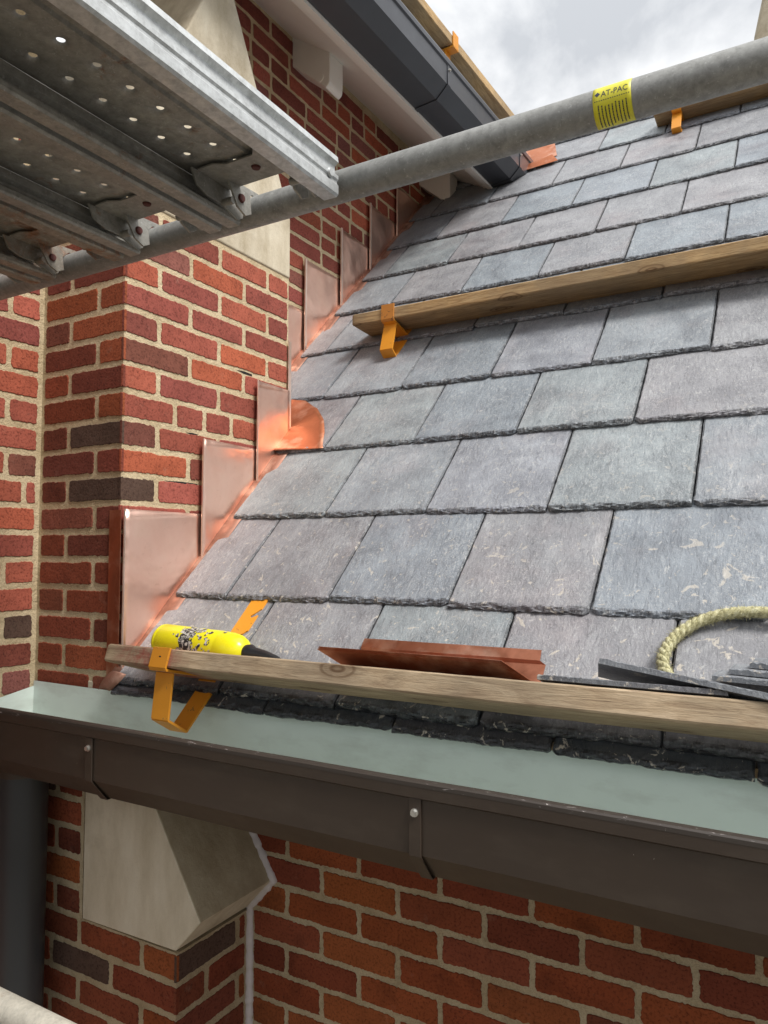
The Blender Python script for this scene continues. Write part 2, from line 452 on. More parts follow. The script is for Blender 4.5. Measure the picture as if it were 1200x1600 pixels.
# ---------------------------------------------------------------- brickwork
PAL = [((0.315, 0.078, 0.052), 5), ((0.27, 0.066, 0.048), 5), ((0.235, 0.058, 0.046), 4), ((0.36, 0.085, 0.048), 3),
       ((0.20, 0.052, 0.040), 3), ((0.17, 0.055, 0.040), 1), ((0.25, 0.085, 0.075), 2)]
PALW = [c for c, k in PAL for _ in range(k)]
DARKB = (0.085, 0.050, 0.036)
J = 0.014                      # joint width
def brick(mb, fr, u0, u1, z0, z1, col, cu0=False, cu1=False, step=0.0042, proud=0.0022, rag=1.0):
    """fr(u, z, h) -> world. one brick face with a ragged outline standing proud of the mortar"""
    sd_ = random.random() * 100
    pts = []
    L, H = u1 - u0, z1 - z0
    rc = 0.0035
    def side(a, b, nrm, straight, n):
        for i in range(n):
            t = i / n
            x = a[0] + (b[0] - a[0]) * t; y = a[1] + (b[1] - a[1]) * t
            k = 0 if straight else rag * (0.0016 * N(x * 90 + sd_, y * 90) + 0.0021 * N(x * 300, y * 300 + sd_) + 0.0022 * N(x * 22 + sd_, y * 22))
            pts.append((x + nrm[0] * k, y + nrm[1] * k))
    nx, nz = max(6, int(L / step)), max(4, int(H / step))
    a0 = 0 if cu0 else rc; a1 = 0 if cu1 else rc
    side((u0 + a0, z0), (u1 - a1, z0), (0, -1), False, nx)
    side((u1, z0 + a1 * .6), (u1, z1 - a1 * .6), (1, 0), cu1, nz)
    side((u1 - a1, z1), (u0 + a0, z1), (0, 1), False, nx)
    side((u0, z1 - a0 * .6), (u0, z0 + a0 * .6), (-1, 0), cu0, nz)
    n = len(pts)
    cx, cz = (u0 + u1) / 2, (z0 + z1) / 2
    def inset(p, d):
        x, y = p
        dx = 0 if (cu0 and x < u0 + 1e-4) or (cu1 and x > u1 - 1e-4) else max(-1, min(1, (cx - x) / (L/2) * 3))
        dy = max(-1, min(1, (cz - y) / (H/2) * 2))
        return (x + dx * d, y + dy * d)
    tilt = random.uniform(-.0008, .0012)
    v = [fr(x, y, -0.004) for x, y in pts]
    v += [fr(*inset(p, 0.0006), proud * 0.55) for p in pts]
    v += [fr(*inset(p, 0.0017), proud + tilt * (p[1] - cz) / H) for p in pts]
    f = []
    for k in (0, 1):
        for i in range(n):
            j = (i + 1) % n
            f.append((k*n + i, k*n + j, (k+1)*n + j, (k+1)*n + i))
    f.append(tuple(range(2*n, 3*n)))
    mb.add(v, f, col=(*col, random.random()))

LOW = [0]
PALF = [(0.20, 0.045, 0.024), (0.23, 0.052, 0.028), (0.17, 0.040, 0.026), (0.25, 0.060, 0.026), (0.15, 0.038, 0.026), (0.19, 0.055, 0.035)]  # pier front: its shade is painted into darker brick tones
PALL = [(0.17, 0.036, 0.014), (0.20, 0.046, 0.015), (0.15, 0.032, 0.016), (0.18, 0.042, 0.020), (0.13, 0.032, 0.018), (0.21, 0.055, 0.018)]  # below the gutter: warm shadow painted into the brick tones
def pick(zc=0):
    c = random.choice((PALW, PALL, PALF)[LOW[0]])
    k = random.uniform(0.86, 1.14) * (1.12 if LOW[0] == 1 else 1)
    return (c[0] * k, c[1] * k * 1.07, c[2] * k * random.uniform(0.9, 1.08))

def rows(mb, fr, z_bed, kmax, umin, umax, joints_fn, cu0=False, cu1=False, darks=(), **kw):
    """courses k = 0.. downwards from bed z_bed"""
    for k in kmax:
        zt = z_bed - 0.067 * k
        zb = zt - 0.067
        js = [umin] + [j for j in joints_fn(k) if umin + 0.02 < j < umax - 0.02] + [umax]
        for i in range(len(js) - 1):
            a = js[i] + (0 if i == 0 and cu0 else J / 2)
            b = js[i+1] - (0 if i == len(js) - 2 and cu1 else J / 2)
            if b - a < 0.015: continue
            j1, j2 = random.uniform(-.0012, .0012), random.uniform(-.0012, .0012)
            col = DARKB if (k, i) in darks else pick()
            brick(mb, fr, a, b, zb + J / 2 + j1, zt - J / 2 + j2, col, cu0 and i == 0, cu1 and i == len(js) - 2, **kw)

XP, YP, YB, XF, XL = -1.405, 1.19, 1.826, -1.64, -1.706

# --- the projecting pier
pier = thing('brick_pier', (-1.55, 1.5, -0.33), 'projecting red brick pier with pale pointed stone cap and copper flashing at its foot', 'pier')
mb = MB()
mb.box((-2.0, YP, -0.40), (XP, YB, 0.868))
child(mb.build('mortar_core', MORTAR), pier)
mb = MB()
def side_j(k):
    if k == -4: return [1.3, 1.455, 1.556, 1.663, 1.723]
    if k == 4: return [1.356, 1.462, 1.568, 1.68]
    if k % 2 == 0: return [1.405, 1.617]
    return [1.298, 1.515, 1.722]
fr_side = lambda u, z, h: (XP + h, u, z)
# u runs back from the corner; the corner end carries the proud height
rows(mb, fr_side, 0.658, range(-3, 15), YP - 0.003, YB, side_j, True, False, darks={(7, 0)})
mb2 = MB()
fr_front = lambda u, z, h: (u, YP - h, z)
def front_j(k):
    return [-1.495] if k % 2 == 0 else [-1.597]
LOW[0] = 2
rows(mb2, fr_front, 0.658, range(-3, 15), XL + 0.004, XP + 0.003, front_j, False, True, darks={(5, 1), (7, 1)})
LOW[0] = 0
o = mb.build('bricks', BRICK, fix=True); child(o, pier)
o = mb2.build('bricks', BRICK, fix=True); child(o, pier)
mb = MB()
cap = [(YP - 0.004, 0.868), (YB + 0.002, 0.868), (YB + 0.002, 1.055), (1.513, 1.69), (YP - 0.004, 1.0)]
mb.prism(cap, lambda u, v, w: (w, u, v), -2.0, XP + 0.004)
oj = MB()
for (ya, yb, zz, hh) in ((1.395, 1.438, 0.316, 0.006), (1.325, 1.440, 0.1835, 0.007), (1.585, 1.655, 0.523, 0.008)):
    oj.add([(XP + 0.0004, ya, zz + hh * .1), (XP + 0.0004, (ya + yb) / 2, zz - hh * .5), (XP + 0.0004, yb, zz - hh * .5), (XP + 0.0004, yb, zz + hh * .3), (XP + 0.0004, (ya + yb) / 2, zz + hh * .5)], [(0, 1, 2, 3, 4)])
child(oj.build('open_joints', m_plain('raked_joint', (0.012, 0.01, 0.008), 0.9), fix=False), pier)['kind'] = 'stuff'
o = child(mb.build('stone_cap', STONE, bevel=0.004), pier); o['label'] = 'pale pointed limestone cap of the pier'

# --- wall turning towards the viewer at the left
lw = thing('brick_wall', (XL - 0.1, 0.6, -4), 'red brick wall at the far left edge meeting the pier in an inner corner', 'brick wall')
mb = MB()
mb.box((XL - 0.2, 0.2, -4.0), (XL, YP - 0.0005, 2.2))
child(mb.build('mortar_core', MORTAR), lw)
mb = MB()
fr_left = lambda u, z, h: (XL + h, u, z)
def left_j(k):
    base = 1.095 if k % 2 == 0 else 1.165
    if k in (7, 8): base -= 0.02
    return [base - 0.213 * i for i in range(5, -1, -1)]
rows(mb, fr_left, 0.658, range(-6, 30), 0.35, YP - 0.008, left_j, darks={(12, 4)})
child(mb.build('bricks', BRICK), lw)

# --- far wall above the roof
fw = thing('brick_wall', (XF - 0.1, 2.6, 0), 'shaded red brick wall rising behind the pier under the white eave', 'brick wall')
mb = MB()
mb.box((XF - 0.3, YB - 0.3, 0.2), (XF, 3.9, 2.2))
child(mb.build('mortar_core', MORTAR), fw)
mb = MB()
fr_far = lambda u, z, h: (XF + h, u, z)
rnd = random.Random(4)
def far_j(k):
    r = random.Random(k * 13 + 5)
    u = 1.70 + (0.1 if k % 2 else 0)
    out = []
    while u < 3.7:
        out.append(u)
        u += 0.213 if r.random() < 0.62 else 0.1065
    return out
for k in range(-19, 3):
    zt = 0.658 - 0.067 * k
    umin = 1.70
    umax = min(3.45, max(2.3, zt + 1.457 + 0.1))
    rows(mb, fr_far, 0.658, [k], umin, umax, far_j, step=0.008)
child(mb.build('bricks', BRICK), fw)

# --- wall below the gutter
mw = thing('brick_wall', (-0.4, 1.5, -4), 'long red brick wall below the brown gutter at the bottom right', 'brick wall')
mb = MB()
YM = 1.43
mb.box((-2.0, YM, -4.0), (1.6, YM + 0.2, -0.36))
child(mb.build('mortar_core', MORTAR_DARK), mw)
mb = MB()
fr_main = lambda u, z, h: (u, YM - h, z)
def main_j(k):
    o_ = -0.992 if k % 2 else -0.892
    return [o_ + 0.1985 * i for i in range(-3, 13)]
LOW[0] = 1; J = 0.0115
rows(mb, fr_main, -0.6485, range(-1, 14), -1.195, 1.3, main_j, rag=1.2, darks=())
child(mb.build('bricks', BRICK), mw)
LOW[0] = 0; J = 0.014

# --- pier below the gutter with the stone corbel
lp = thing('brick_pier', (-1.45, 1.3, -4), 'lower brick pier under the gutter with a sloped limestone block on top', 'pier')
mb = MB()
XQ = -1.204
mb.box((XL - 0.1, YP + 0.003, -4.0), (XQ, YM - 0.001, -0.855))
mb.box((XL - 0.1, YP + 0.003, -0.855), (-1.512, YM - 0.001, -0.40))
child(mb.build('mortar_core', MORTAR_DARK), lp)
mb = MB(); mb2 = MB()
fr_lpf = lambda u, z, h: (u, YP + 0.003 - h, z)
fr_lps = lambda u, z, h: (XQ + h, u, z)
def lp_j(k): return [-1.52, -1.309] if k % 2 == 0 else [-1.62, -1.408]
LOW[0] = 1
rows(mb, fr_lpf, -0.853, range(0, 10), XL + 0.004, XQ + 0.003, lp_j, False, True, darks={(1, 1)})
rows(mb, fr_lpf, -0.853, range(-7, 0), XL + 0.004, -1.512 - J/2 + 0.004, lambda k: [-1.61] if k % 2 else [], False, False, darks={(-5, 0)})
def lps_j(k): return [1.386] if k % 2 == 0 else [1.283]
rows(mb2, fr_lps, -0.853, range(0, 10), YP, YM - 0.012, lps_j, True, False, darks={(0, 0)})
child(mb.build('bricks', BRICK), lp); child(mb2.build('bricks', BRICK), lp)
LOW[0] = 0
mb = MB()
blk = [(-1.505, -0.48), (-1.352, -0.48), (-1.272, -0.556), (-1.133, -0.772), (-1.204, -0.848), (-1.505, -0.860)]
blk = [(-1.505, -0.30), (-1.437, -0.30), (-1.133, -0.772), (-1.204, -0.848), (-1.505, -0.852)]
mb.prism(blk, lambda u, v, w: (u, w, v), YP - 0.002, YM - 0.001)
mb.c[3] = (0.72, 0.68, 0.60, .5)
o = child(mb.build('stone_corbel', STONE, bevel=0.003), lp); o['label'] = 'sloped limestone block with a dark stained side'
# sealant bead along block and corner
def bead(path, r, name, par, label=None):
    mb = MB()
    P = []
    for a, b in zip(path, path[1:]):
        a, b = Vector(a), Vector(b)
        n = max(2, int((b - a).length / 0.006))
        P += [a.lerp(b, i / n) for i in range(n)]
    P.append(Vector(path[-1]))
    rr = [r * (1 + 0.35 * N(p.x * 70, p.y * 70, p.z * 70) + 0.2 * N(p.x * 220, p.y * 220, p.z * 220)) for p in P]
    P = [p + Vector((0.0012 * N(p.z * 60, 3), 0, 0.001 * N(p.x * 60, 9))) for p in P]
    mb.tube(P, rr, 10)
    o = mb.build(name, SEAL)
    if label: o['label'] = label
    return child(o, par)
bead([(-1.36, YM, -0.42), (-1.131, YM - 0.001, -0.772), (-1.202, YM - 0.002, -0.848), (-1.196, YM - 0.003, -1.6)], 0.0105, 'sealant_joint', lp, 'ragged off white sealant bead')

# ---------------------------------------------------------------- the slate roof
roof = thing('slate_roof', (-0.4, 1.15, -0.307), 'steep roof of grey and purple slates with rough chipped lower edges', 'roof')
XR = 1.25
S_ROW = [1.648, 1.905, 2.19, 2.48, 2.765, 3.08, 3.378, 3.665, 3.967, 4.275, 4.59, 4.88, 5.17]
SW = 0.2885
THK = 0.0115
SLC = [(0.222, 0.246, 0.272), (0.25, 0.272, 0.292), (0.246, 0.248, 0.260), (0.255, 0.252, 0.263), (0.208, 0.234, 0.258), (0.24, 0.266, 0.276), (0.258, 0.270, 0.296)]
def slate(mb, x0, x1, s0, s1, col, fn, thk=THK, fine=True, base=None, tailrag=1.0):
    """one slate, x0..x1 wide, tail at s0, head at s1, its tail standing thk above the plane"""
    sd_ = random.random() * 50
    gap = 0.0016
    x0 += gap; x1 -= gap
    step = 0.0034 if fine else 0.006
    nx = max(6, int((x1 - x0) / step))
    e = [0, 0.0012, 0.0035]
    xs = [x0 + d for d in e] + [x0 + 0.006 + (x1 - x0 - 0.012) * i / nx for i in range(nx + 1)] + [x1 - d for d in e[::-1]]
    L = s1 - s0
    ts = [0, 0.0015, 0.0035, 0.006, 0.009, 0.013]
    nt = 30 if fine else 18
    ts += [0.018 + (L - 0.018) * (i / nt) for i in range(nt + 1)]
    cl, cr_ = random.choice([0, 0.004, 0.007, 0.012]), random.choice([0, 0.004, 0.008, 0.012])
    V, idx = [], {}
    col = (*col, random.random())
    sk = random.uniform(-0.003, 0.003)
    roll = random.uniform(-0.0022, 0.0022)
    H = lambda t: thk * (1 - 0.93 * min(1, t / 0.29)) if base is None else thk
    for j, t in enumerate(ts):
        for i, x in enumerate(xs):
            u = (x - x0) / (x1 - x0)
            tail = tailrag * (0.0022 * N(x * 35 + sd_, 1.5) + 0.0014 * N(x * 130, sd_) + 0.0006 * N(x * 400, sd_)) + sk * (u - .5) * 2
            dl, dr = x - x0, x1 - x
            if dl < cl: tail += (cl - dl) * 0.8
            if dr < cr_: tail += (cr_ - dr) * 0.8
            w = max(0.0, 1 - t / 0.02)
            tt = t + tail * w
            ex = 0.0011 * N(t * 55 + sd_, 7) + 0.0007 * N(t * 210, sd_)
            xx = x + (ex * max(0, 1 - dl / .01)) - (0.0011 * N(t * 60 + sd_, 17) + 0.0006 * N(t * 230, 3 + sd_)) * max(0, 1 - dr / .01)
            # chipped bevels
            cw = 0.0085 + 0.006 * N(x * 45, sd_ + 3) + 0.004 * N(x * 170, sd_ + 9)
            cw = max(0.0015, cw)
            h = H(t)
            d = t
            drop = 0
            if d < cw: drop = thk * 0.78 * (1 - d / cw) * (0.8 + 0.75 * N(x * 75 + t * 320, t * 260, sd_))
            sw = max(0.0012, 0.0030 + 0.003 * N(t * 60, sd_ + 5) + 0.0015 * N(t * 200, sd_))
            m_ = min(dl, dr)
            if m_ < sw: drop = max(drop, thk * 0.28 * (1 - m_ / sw))
            h += abs(roll) * (0.5 + (u - .5) * (1 if roll > 0 else -1)) * max(0, 1 - t / 0.3)
            h += 0.0010 * N(x * 14 + sd_, t * 14) + 0.00035 * N(x * 50, t * 50, sd_)
            h = max(h - drop, H(t) * 0.10)
            V.append(fn(xx, s0 + tt, h + 0.0006)); idx[(i, j)] = len(V) - 1
    nX, nT = len(xs), len(ts)
    F = []
    for j in range(nT - 1):
        for i in range(nX - 1):
            F.append((idx[(i, j)], idx[(i+1, j)], idx[(i+1, j+1)], idx[(i, j+1)]))
    sm = [(j >= 6 and 3 <= i < nX - 4) for j in range(nT - 1) for i in range(nX - 1)]
    b = len(mb.v)
    mb.v += V
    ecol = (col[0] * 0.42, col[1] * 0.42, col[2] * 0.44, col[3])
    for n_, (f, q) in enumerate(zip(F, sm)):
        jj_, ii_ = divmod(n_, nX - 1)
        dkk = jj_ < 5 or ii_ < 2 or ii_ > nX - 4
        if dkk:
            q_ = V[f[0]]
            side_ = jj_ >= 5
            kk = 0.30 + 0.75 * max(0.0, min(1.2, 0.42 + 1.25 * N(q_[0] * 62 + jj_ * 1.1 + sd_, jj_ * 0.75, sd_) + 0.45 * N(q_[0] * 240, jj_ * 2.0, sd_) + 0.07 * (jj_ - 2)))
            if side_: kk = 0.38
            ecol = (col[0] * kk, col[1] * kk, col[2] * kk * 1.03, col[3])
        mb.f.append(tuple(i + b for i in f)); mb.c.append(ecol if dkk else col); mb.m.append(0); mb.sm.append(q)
    # skirts
    low = -0.0012 if base is None else base
    def skirt(keys):
        n = len(keys)
        vv = [V[idx[k]] for k in keys]
        bt = []
        for k in keys:
            i, j = k
            xx, ss, hh = inv(V[idx[k]])
            bt.append(fn(xx, ss + (0.0015 if j == 0 else 0), low))
        mb.add(vv + bt, [(i, i + n, i + n + 1, i + 1) for i in range(n - 1)], col=ecol)
    def inv(p):
        return INV(p)
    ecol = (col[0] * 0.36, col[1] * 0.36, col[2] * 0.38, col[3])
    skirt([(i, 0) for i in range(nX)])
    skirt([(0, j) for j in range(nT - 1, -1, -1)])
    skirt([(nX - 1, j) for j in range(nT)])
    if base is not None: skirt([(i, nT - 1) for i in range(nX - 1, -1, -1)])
def INV_R(p):
    x, y, z = p
    a, b = y, z + 1.457
    return x, (a + b) / S2, (b - a) / S2
INV = INV_R
mb = MB()
def left_edge(s):
    # next to the pier up to its back, then next to the far wall
    return -1.380 if s < 2.40 else -1.613
# starter course at the eave
xk = -0.365 - SW * 4
xs_ = [-1.378] + [x for x in [xk + SW * i for i in range(0, 12)] if -1.33 < x < XR] + [XR]
for a, b in zip(xs_, xs_[1:]):
    slate(mb, a, b, 1.624, 1.74, random.choice(SLC), lambda x, s, h: RP(x, s, h - 0.0085), thk=0.0075, fine=True)
for r, s0 in enumerate(S_ROW):
    s1 = (S_ROW[r+1] if r + 1 < len(S_ROW) else s0 + 0.15) + 0.03
    odd = (r % 2 == 0)          # rows 0, 2, 4 carry the joints of the odd set
    j0 = -0.203 if odd else -0.0585
    le = left_edge(s0)
    js = sorted(j0 + SW * i for i in range(-7, 6))
    js = [j + random.uniform(-.004, .004) for j in js if le + 0.05 < j < XR - 0.05]
    xs_ = [le + random.uniform(-.004, .004)] + js + [XR]
    for a, b in zip(xs_, xs_[1:]):
        dz = random.uniform(-.004, .004)
        slate(mb, a, b, s0 + dz, s1, random.choice(SLC), RP, thk=THK + random.uniform(-.0012, .002), fine=(r < 8))
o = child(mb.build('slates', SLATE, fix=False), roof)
# the boarded deck beneath, and the far slope
mb = MB()
mb.prism([(1.665, -0.016), (5.30, -0.016), (5.30, -0.05), (1.665, -0.04)], lambda s, h, w: RP(w, s, h - 0.0), XP - 0.0, XR)
mb.prism([(2.585, -0.002), (5.30, -0.002), (5.30, -0.04), (2.585, -0.02)], lambda s, h, w: RP(w, s, h), XF, XP)
rz = 5.30 / S2
mb.add([(XF, rz, rz - 1.457), (XR, rz, rz - 1.457), (XR, 2 * rz, -1.5), (XF, 2 * rz, -1.5)], [(0, 1, 2, 3)])
child(mb.build('roof_deck', m_plain('roof_underlay', (0.03, 0.03, 0.032), 0.8)), roof)
mb = MB()
mb.tube([(XF, rz, rz - 1.44), (XR, rz, rz - 1.44)], 0.02, 10)
child(mb.build('ridge_roll', COPPER_OLD), roof)

# ---------------------------------------------------------------- copper flashings
def cloth(mb, fr, u0, u1, v0, v1t, amp, n=14, thick=0.0012, seed=0, vbot=None):
    """thin slightly buckled sheet between u0..u1; vbot(u) is its lower edge, v1t its top"""
    V = []
    for j in range(n + 1):
        for i in range(n + 1):
            u = u0 + (u1 - u0) * i / n
            lo = vbot(u) if vbot else v0
            v = lo + (v1t - lo) * j / n
            h = amp * (N(u * 9 + seed, v * 9) * 1.0 + 0.35 * N(u * 28, v * 22, seed)) + amp * 0.9
            if i == 0: h += 0.002
            V.append(fr(u, v, h))
    F = [(j*(n+1)+i, j*(n+1)+i+1, (j+1)*(n+1)+i+1, (j+1)*(n+1)+i) for j in range(n) for i in range(n)]
    mb.add(V, F, smooth=True)
def step_flashing(idx, X, y0, y1, top, label, tilt=0.0, hem=0.006):
    root = thing('step_flashing', (X, y0, y0 - 1.457), label, 'flashing', 'copper step flashings along the wall')
    fr = lambda u, v, h: (X + 0.004 + h + 0.006 * max(0, (y1 - u) / (y1 - y0)) + 0.003, u, v)
    mb = MB()
    cloth(mb, fr, y0, y1, 0, top, 0.0030, seed=idx * 3.7, vbot=lambda u: u - 1.457 - 0.012)
    o = child(mb.build('sheet', COPPER, solid=0.0012), root)
    mb = MB()
    lo = y0 - 1.457 - 0.005
    n = 14
    prof = [(0, 0), (hem, 0.0015), (hem, 0.006), (0, 0.0065), (-0.001, 0.003)]
    V = []
    for j in range(n + 1):
        v = lo + (top - lo) * j / n
        b = 0.0012 * N(v * 14, idx * 5.1)
        for a, h in prof:
            p = fr(y0 + a - 0.001, v, h + b + 0.003)
            V.append(p)
    k = len(prof)
    F = [(j*k+i, j*k+(i+1) % k, (j+1)*k+(i+1) % k, (j+1)*k+i) for j in range(n) for i in range(k)] + [tuple(range(k)), tuple(range(n*k, n*k+k))]
    mb.add(V, F)
    child(mb.build('folded_hem', COPPER_EDGE), root)
    return root
st = []
near = [(1.187, 1.446, 0.106, 'widest copper flashing sheet at the foot of the pier, wrapped round its corner'),
        (1.440, 1.666, 0.306, 'copper flashing sheet in the middle of the three on the pier'),
        (1.660, 1.822, 0.508, 'narrow copper flashing sheet on the pier beside the orange copper fan')]
for i, (a, b, t_, lab) in enumerate(near):
    st.append(step_flashing(i + 1, XP, a, b, t_, lab, hem=0.0025 if i else 0.0015))
# the sheet turned round the pier corner
mb = MB()
mb.box((XP - 0.030, YP - 0.0065, -0.31), (XP + 0.010, YP - 0.0050, 0.104))
child(mb.build('corner_return', COPPER_OLD, bevel=0.0005), st[0])['label'] = 'darker copper return on the shaded face'  # same sheet in darker copper, shade of the front face in its colour
far = [(1.95, 2.214, 0.910, 'low copper flashing sheet partly hidden behind the pier corner'),
       (2.208, 2.458, 1.112, 'copper flashing sheet just behind the pier, lowest with a pale folded edge'),
       (2.452, 2.684, 1.325, 'copper flashing sheet under the scaffold tube, in the middle of the far wall'),
       (2.678, 2.924, 1.525, 'dark copper flashing sheet on the far wall nearest below the white eave bracket'),
       (2.918, 3.14, 1.715, 'shadowed copper flashing sheet at the top under the white eave bracket')]
for i, (a, b, t_, lab) in enumerate(far):
    st.append(step_flashing(i + 11, XF, a, b, t_, lab, hem=0.009))
# pan running down between wall and slates
pan = thing('valley_flashing', (XP, 1.15, -0.31), 'dull copper channel running down between wall and slate edges', 'flashing')
mb = MB()
def strip(x0, x1, s0, s1, h, n=40, lip=0.0):
    V = []
    for j in range(n + 1):
        s = s0 + (s1 - s0) * j / n
        for q, x in enumerate((x0, x0 + (x1 - x0) * .5, x1)):
            V.append(RP(x, s, h + 0.002 * N(s * 20, x * 30) + (0.006 if q == 0 else 0)))
    mb.add(V, [(3*j+i, 3*j+i+1, 3*j+i+4, 3*j+i+3) for j in range(n) for i in range(2)], smooth=True)
strip(XP + 0.001, XP + 0.060, 1.66, 2.60, 0.004)
strip(XF + 0.001, XF + 0.060, 2.45, 5.1, 0.004)
# rounded apron at the foot
V = []
n = 12
for j in range(n + 1):
    a = j / n
    s = 1.665 - 0.040 * a
    x0 = XP - 0.012 * math.sin(a * math.pi * .5) ; x1 = XP + 0.055 - 0.03 * a * a
    drop = 0.012 * a * a
    for q in range(5):
        x = x0 + (x1 - x0) * q / 4
        V.append(RP(x, s, 0.012 - drop + 0.008 * math.sin(q / 4 * math.pi)))
mb.add(V, [(5*j+i, 5*j+i+1, 5*j+i+6, 5*j+i+5) for j in range(n) for i in range(4)], smooth=True)
child(mb.build('channel', COPPER_PAN, solid=0.0012), pan)
# upright flange on the back corner of the pier
fl = thing('corner_flashing', (XP, YB, 0.4), 'narrow upright copper flange on the back corner of the pier', 'flashing')
mb = MB()
mb.box((XP - 0.1, YB + 0.003, 0.34), (XP + 0.008, YB + 0.0045, 0.664))
mb.box((XP + 0.008, YB - 0.010, 0.34), (XP + 0.0095, YB + 0.0045, 0.664))
child(mb.build('flange', COPPER_EDGE), fl)
# fan shaped sheet lying on the slates
fan = thing('copper_apron', (-1.33, 1.8, 0.35), 'quarter round orange copper sheet lying on the slates behind the pier', 'flashing')
mb = MB()
out = [(2.80, -1.56), (2.755, -1.42), (2.70, -1.345), (2.63, -1.285), (2.56, -1.248), (2.50, -1.225), (2.482, -1.215)]
c0 = (2.485, -1.345)
V = []; n = 10
arc = []
for a, b in zip(out, out[1:]):
    for q in range(3): arc.append((a[0] + (b[0]-a[0])*q/3, a[1] + (b[1]-a[1])*q/3))
arc.append(out[-1])
inner = [(2.79 - (2.79 - 2.482) * i / (len(arc) - 1), -1.575 + 0.165 * i / (len(arc) - 1)) for i in range(len(arc))]
for j in range(n + 1):
    for i, (a, c) in enumerate(zip(arc, inner)):
        s = c[0] + (a[0] - c[0]) * j / n; x = c[1] + (a[1] - c[1]) * j / n
        V.append(RP(x, s, 0.012 + 0.009 * (1 - j / n) ** 2 + 0.003 * N(x * 16, s * 16)))
m_ = len(arc)
mb.add(V, [(j*m_+i, j*m_+i+1, (j+1)*m_+i+1, (j+1)*m_+i) for j in range(n) for i in range(m_ - 1)], smooth=True)
child(mb.build('sheet', COPPER_FAN, solid=0.0014), fan)
# small copper sheets beyond the upper gutter
cs = thing('copper_sheet', (-1.0, 3.3, 1.86), 'small bent copper sheet poking out beside the end of the black gutter', 'copper sheet')
mb = MB()
mb.add([RP(-1.16, 4.66, 0.012), RP(-0.975, 4.66, 0.014), RP(-1.01, 4.80, 0.03), RP(-1.15, 4.84, 0.035)], [(0, 1, 2, 3)])
mb.add([RP(-1.16, 4.56, 0.014), RP(-0.955, 4.585, 0.014), RP(-0.99, 4.64, 0.03), RP(-1.16, 4.60, 0.02)], [(0, 1, 2, 3)])
child(mb.build('sheet', COPPER_FAN, solid=0.0015), cs)

# ---------------------------------------------------------------- eave gutter
gut = thing('eave_gutter', (-0.5, 1.1, -0.48), 'long dark brown box gutter with pale green inside along the slate eave', 'gutter')
YG = 0.985
def sweepx(mb, prof, x0, x1, n=1, **k):
    V = []
    for j in range(n + 1):
        x = x0 + (x1 - x0) * j / n
        for y, z in prof:
            V.append((x, y + 0.0012 * N(x * 3, z * 10) if n > 1 else y, z + (0.0012 * N(x * 4, 5) if n > 1 else 0)))
    m = len(prof)
    mb.add(V, [(j*m+i, j*m+i+1, (j+1)*m+i+1, (j+1)*m+i) for j in range(n) for i in range(m - 1)], **k)
mb = MB()
outer = [(YG + 0.008, -0.333), (YG - 0.004, -0.333), (YG - 0.006, -0.337), (YG - 0.006, -0.356), (YG, -0.360), (YG, -0.440), (YG + 0.040, -0.484), (YG + 0.150, -0.484), (1.186, -0.484), (1.187, -0.318)]
sweepx(mb, outer, XL + 0.001, XR, 60)
child(mb.build('outer_face', BROWN, fix=False), gut)
mb = MB()
inner = [(YG + 0.008, -0.3345), (YG + 0.007, -0.440), (YG + 0.044, -0.479), (1.181, -0.479), (1.1835, -0.400), (1.1845, -0.316)]
sweepx(mb, inner, XL + 0.003, XR, 60)
mb.add([(XL + 0.004, 1.186, -0.329), (XL + 0.004, 1.05, -0.352), (XL + 0.004, YG + 0.008, -0.358), (XL + 0.004, YG + 0.008, -0.44), (XL + 0.004, 1.186, -0.47)], [(0, 1, 2, 3, 4)])
child(mb.build('lining', PALE, fix=False), gut)['label'] = 'pale green inner face of the gutter'
# chipped top edge of the gutter
tl = NT('chipped_brown_enamel')
cm = tl.noise(60, 6, 0.75, vec=tl.map((0.8, 3, 3)), dist=0.8)
cz = tl.ramp(tl.noise(2.2, 2, vec=tl.map((1, 1, 1), loc=(0.9, 0, 0))), [(0.42, 0.0), (0.58, 1.0)])
LIPM = tl.out(tl.mix(tl.math('MULTIPLY', tl.ramp(cm, [(0.62, 0.0), (0.66, 1.0)]), cz), (0.05, 0.04, 0.033), (0.55, 0.50, 0.48)), 0.5)
mb = MB()
sweepx(mb, [(YG - 0.0064, -0.340), (YG - 0.0064, -0.3345), (YG - 0.004, -0.3322), (YG + 0.008, -0.3322)], XL + 0.002, XR, 60)
child(mb.build('rolled_lip', LIPM, fix=False), gut)
def gbracket(x):
    mb = MB()
    w = 0.010
    y = YG - 0.0015
    mb.prism([(y + 0.0, -0.357), (y - 0.003, -0.358), (y - 0.003, -0.441), (y + 0.036, -0.487), (y + 0.12, -0.487), (y + 0.12, -0.4855), (y + 0.037, -0.4855), (y, -0.4405)],
             lambda u, v, w_: (w_, u, v), x - w, x + w)
    o = child(mb.build('bracket', BROWN, bevel=0.0008), gut)
    mb = MB()
    c = Vector((x, YG - 0.0045, -0.378))
    mb.tube([c, c + Vector((0, -0.002, 0))], 0.0062, 18, smooth=False)
    mb.tube([c + Vector((0, -0.002, 0)), c + Vector((0, -0.0065, 0))], 0.0046, 6, smooth=False)
    s_ = mb.build('screw', STEEL); s_.parent = o
for x in (-1.235, -0.516, 0.2, 0.92): gbracket(x)
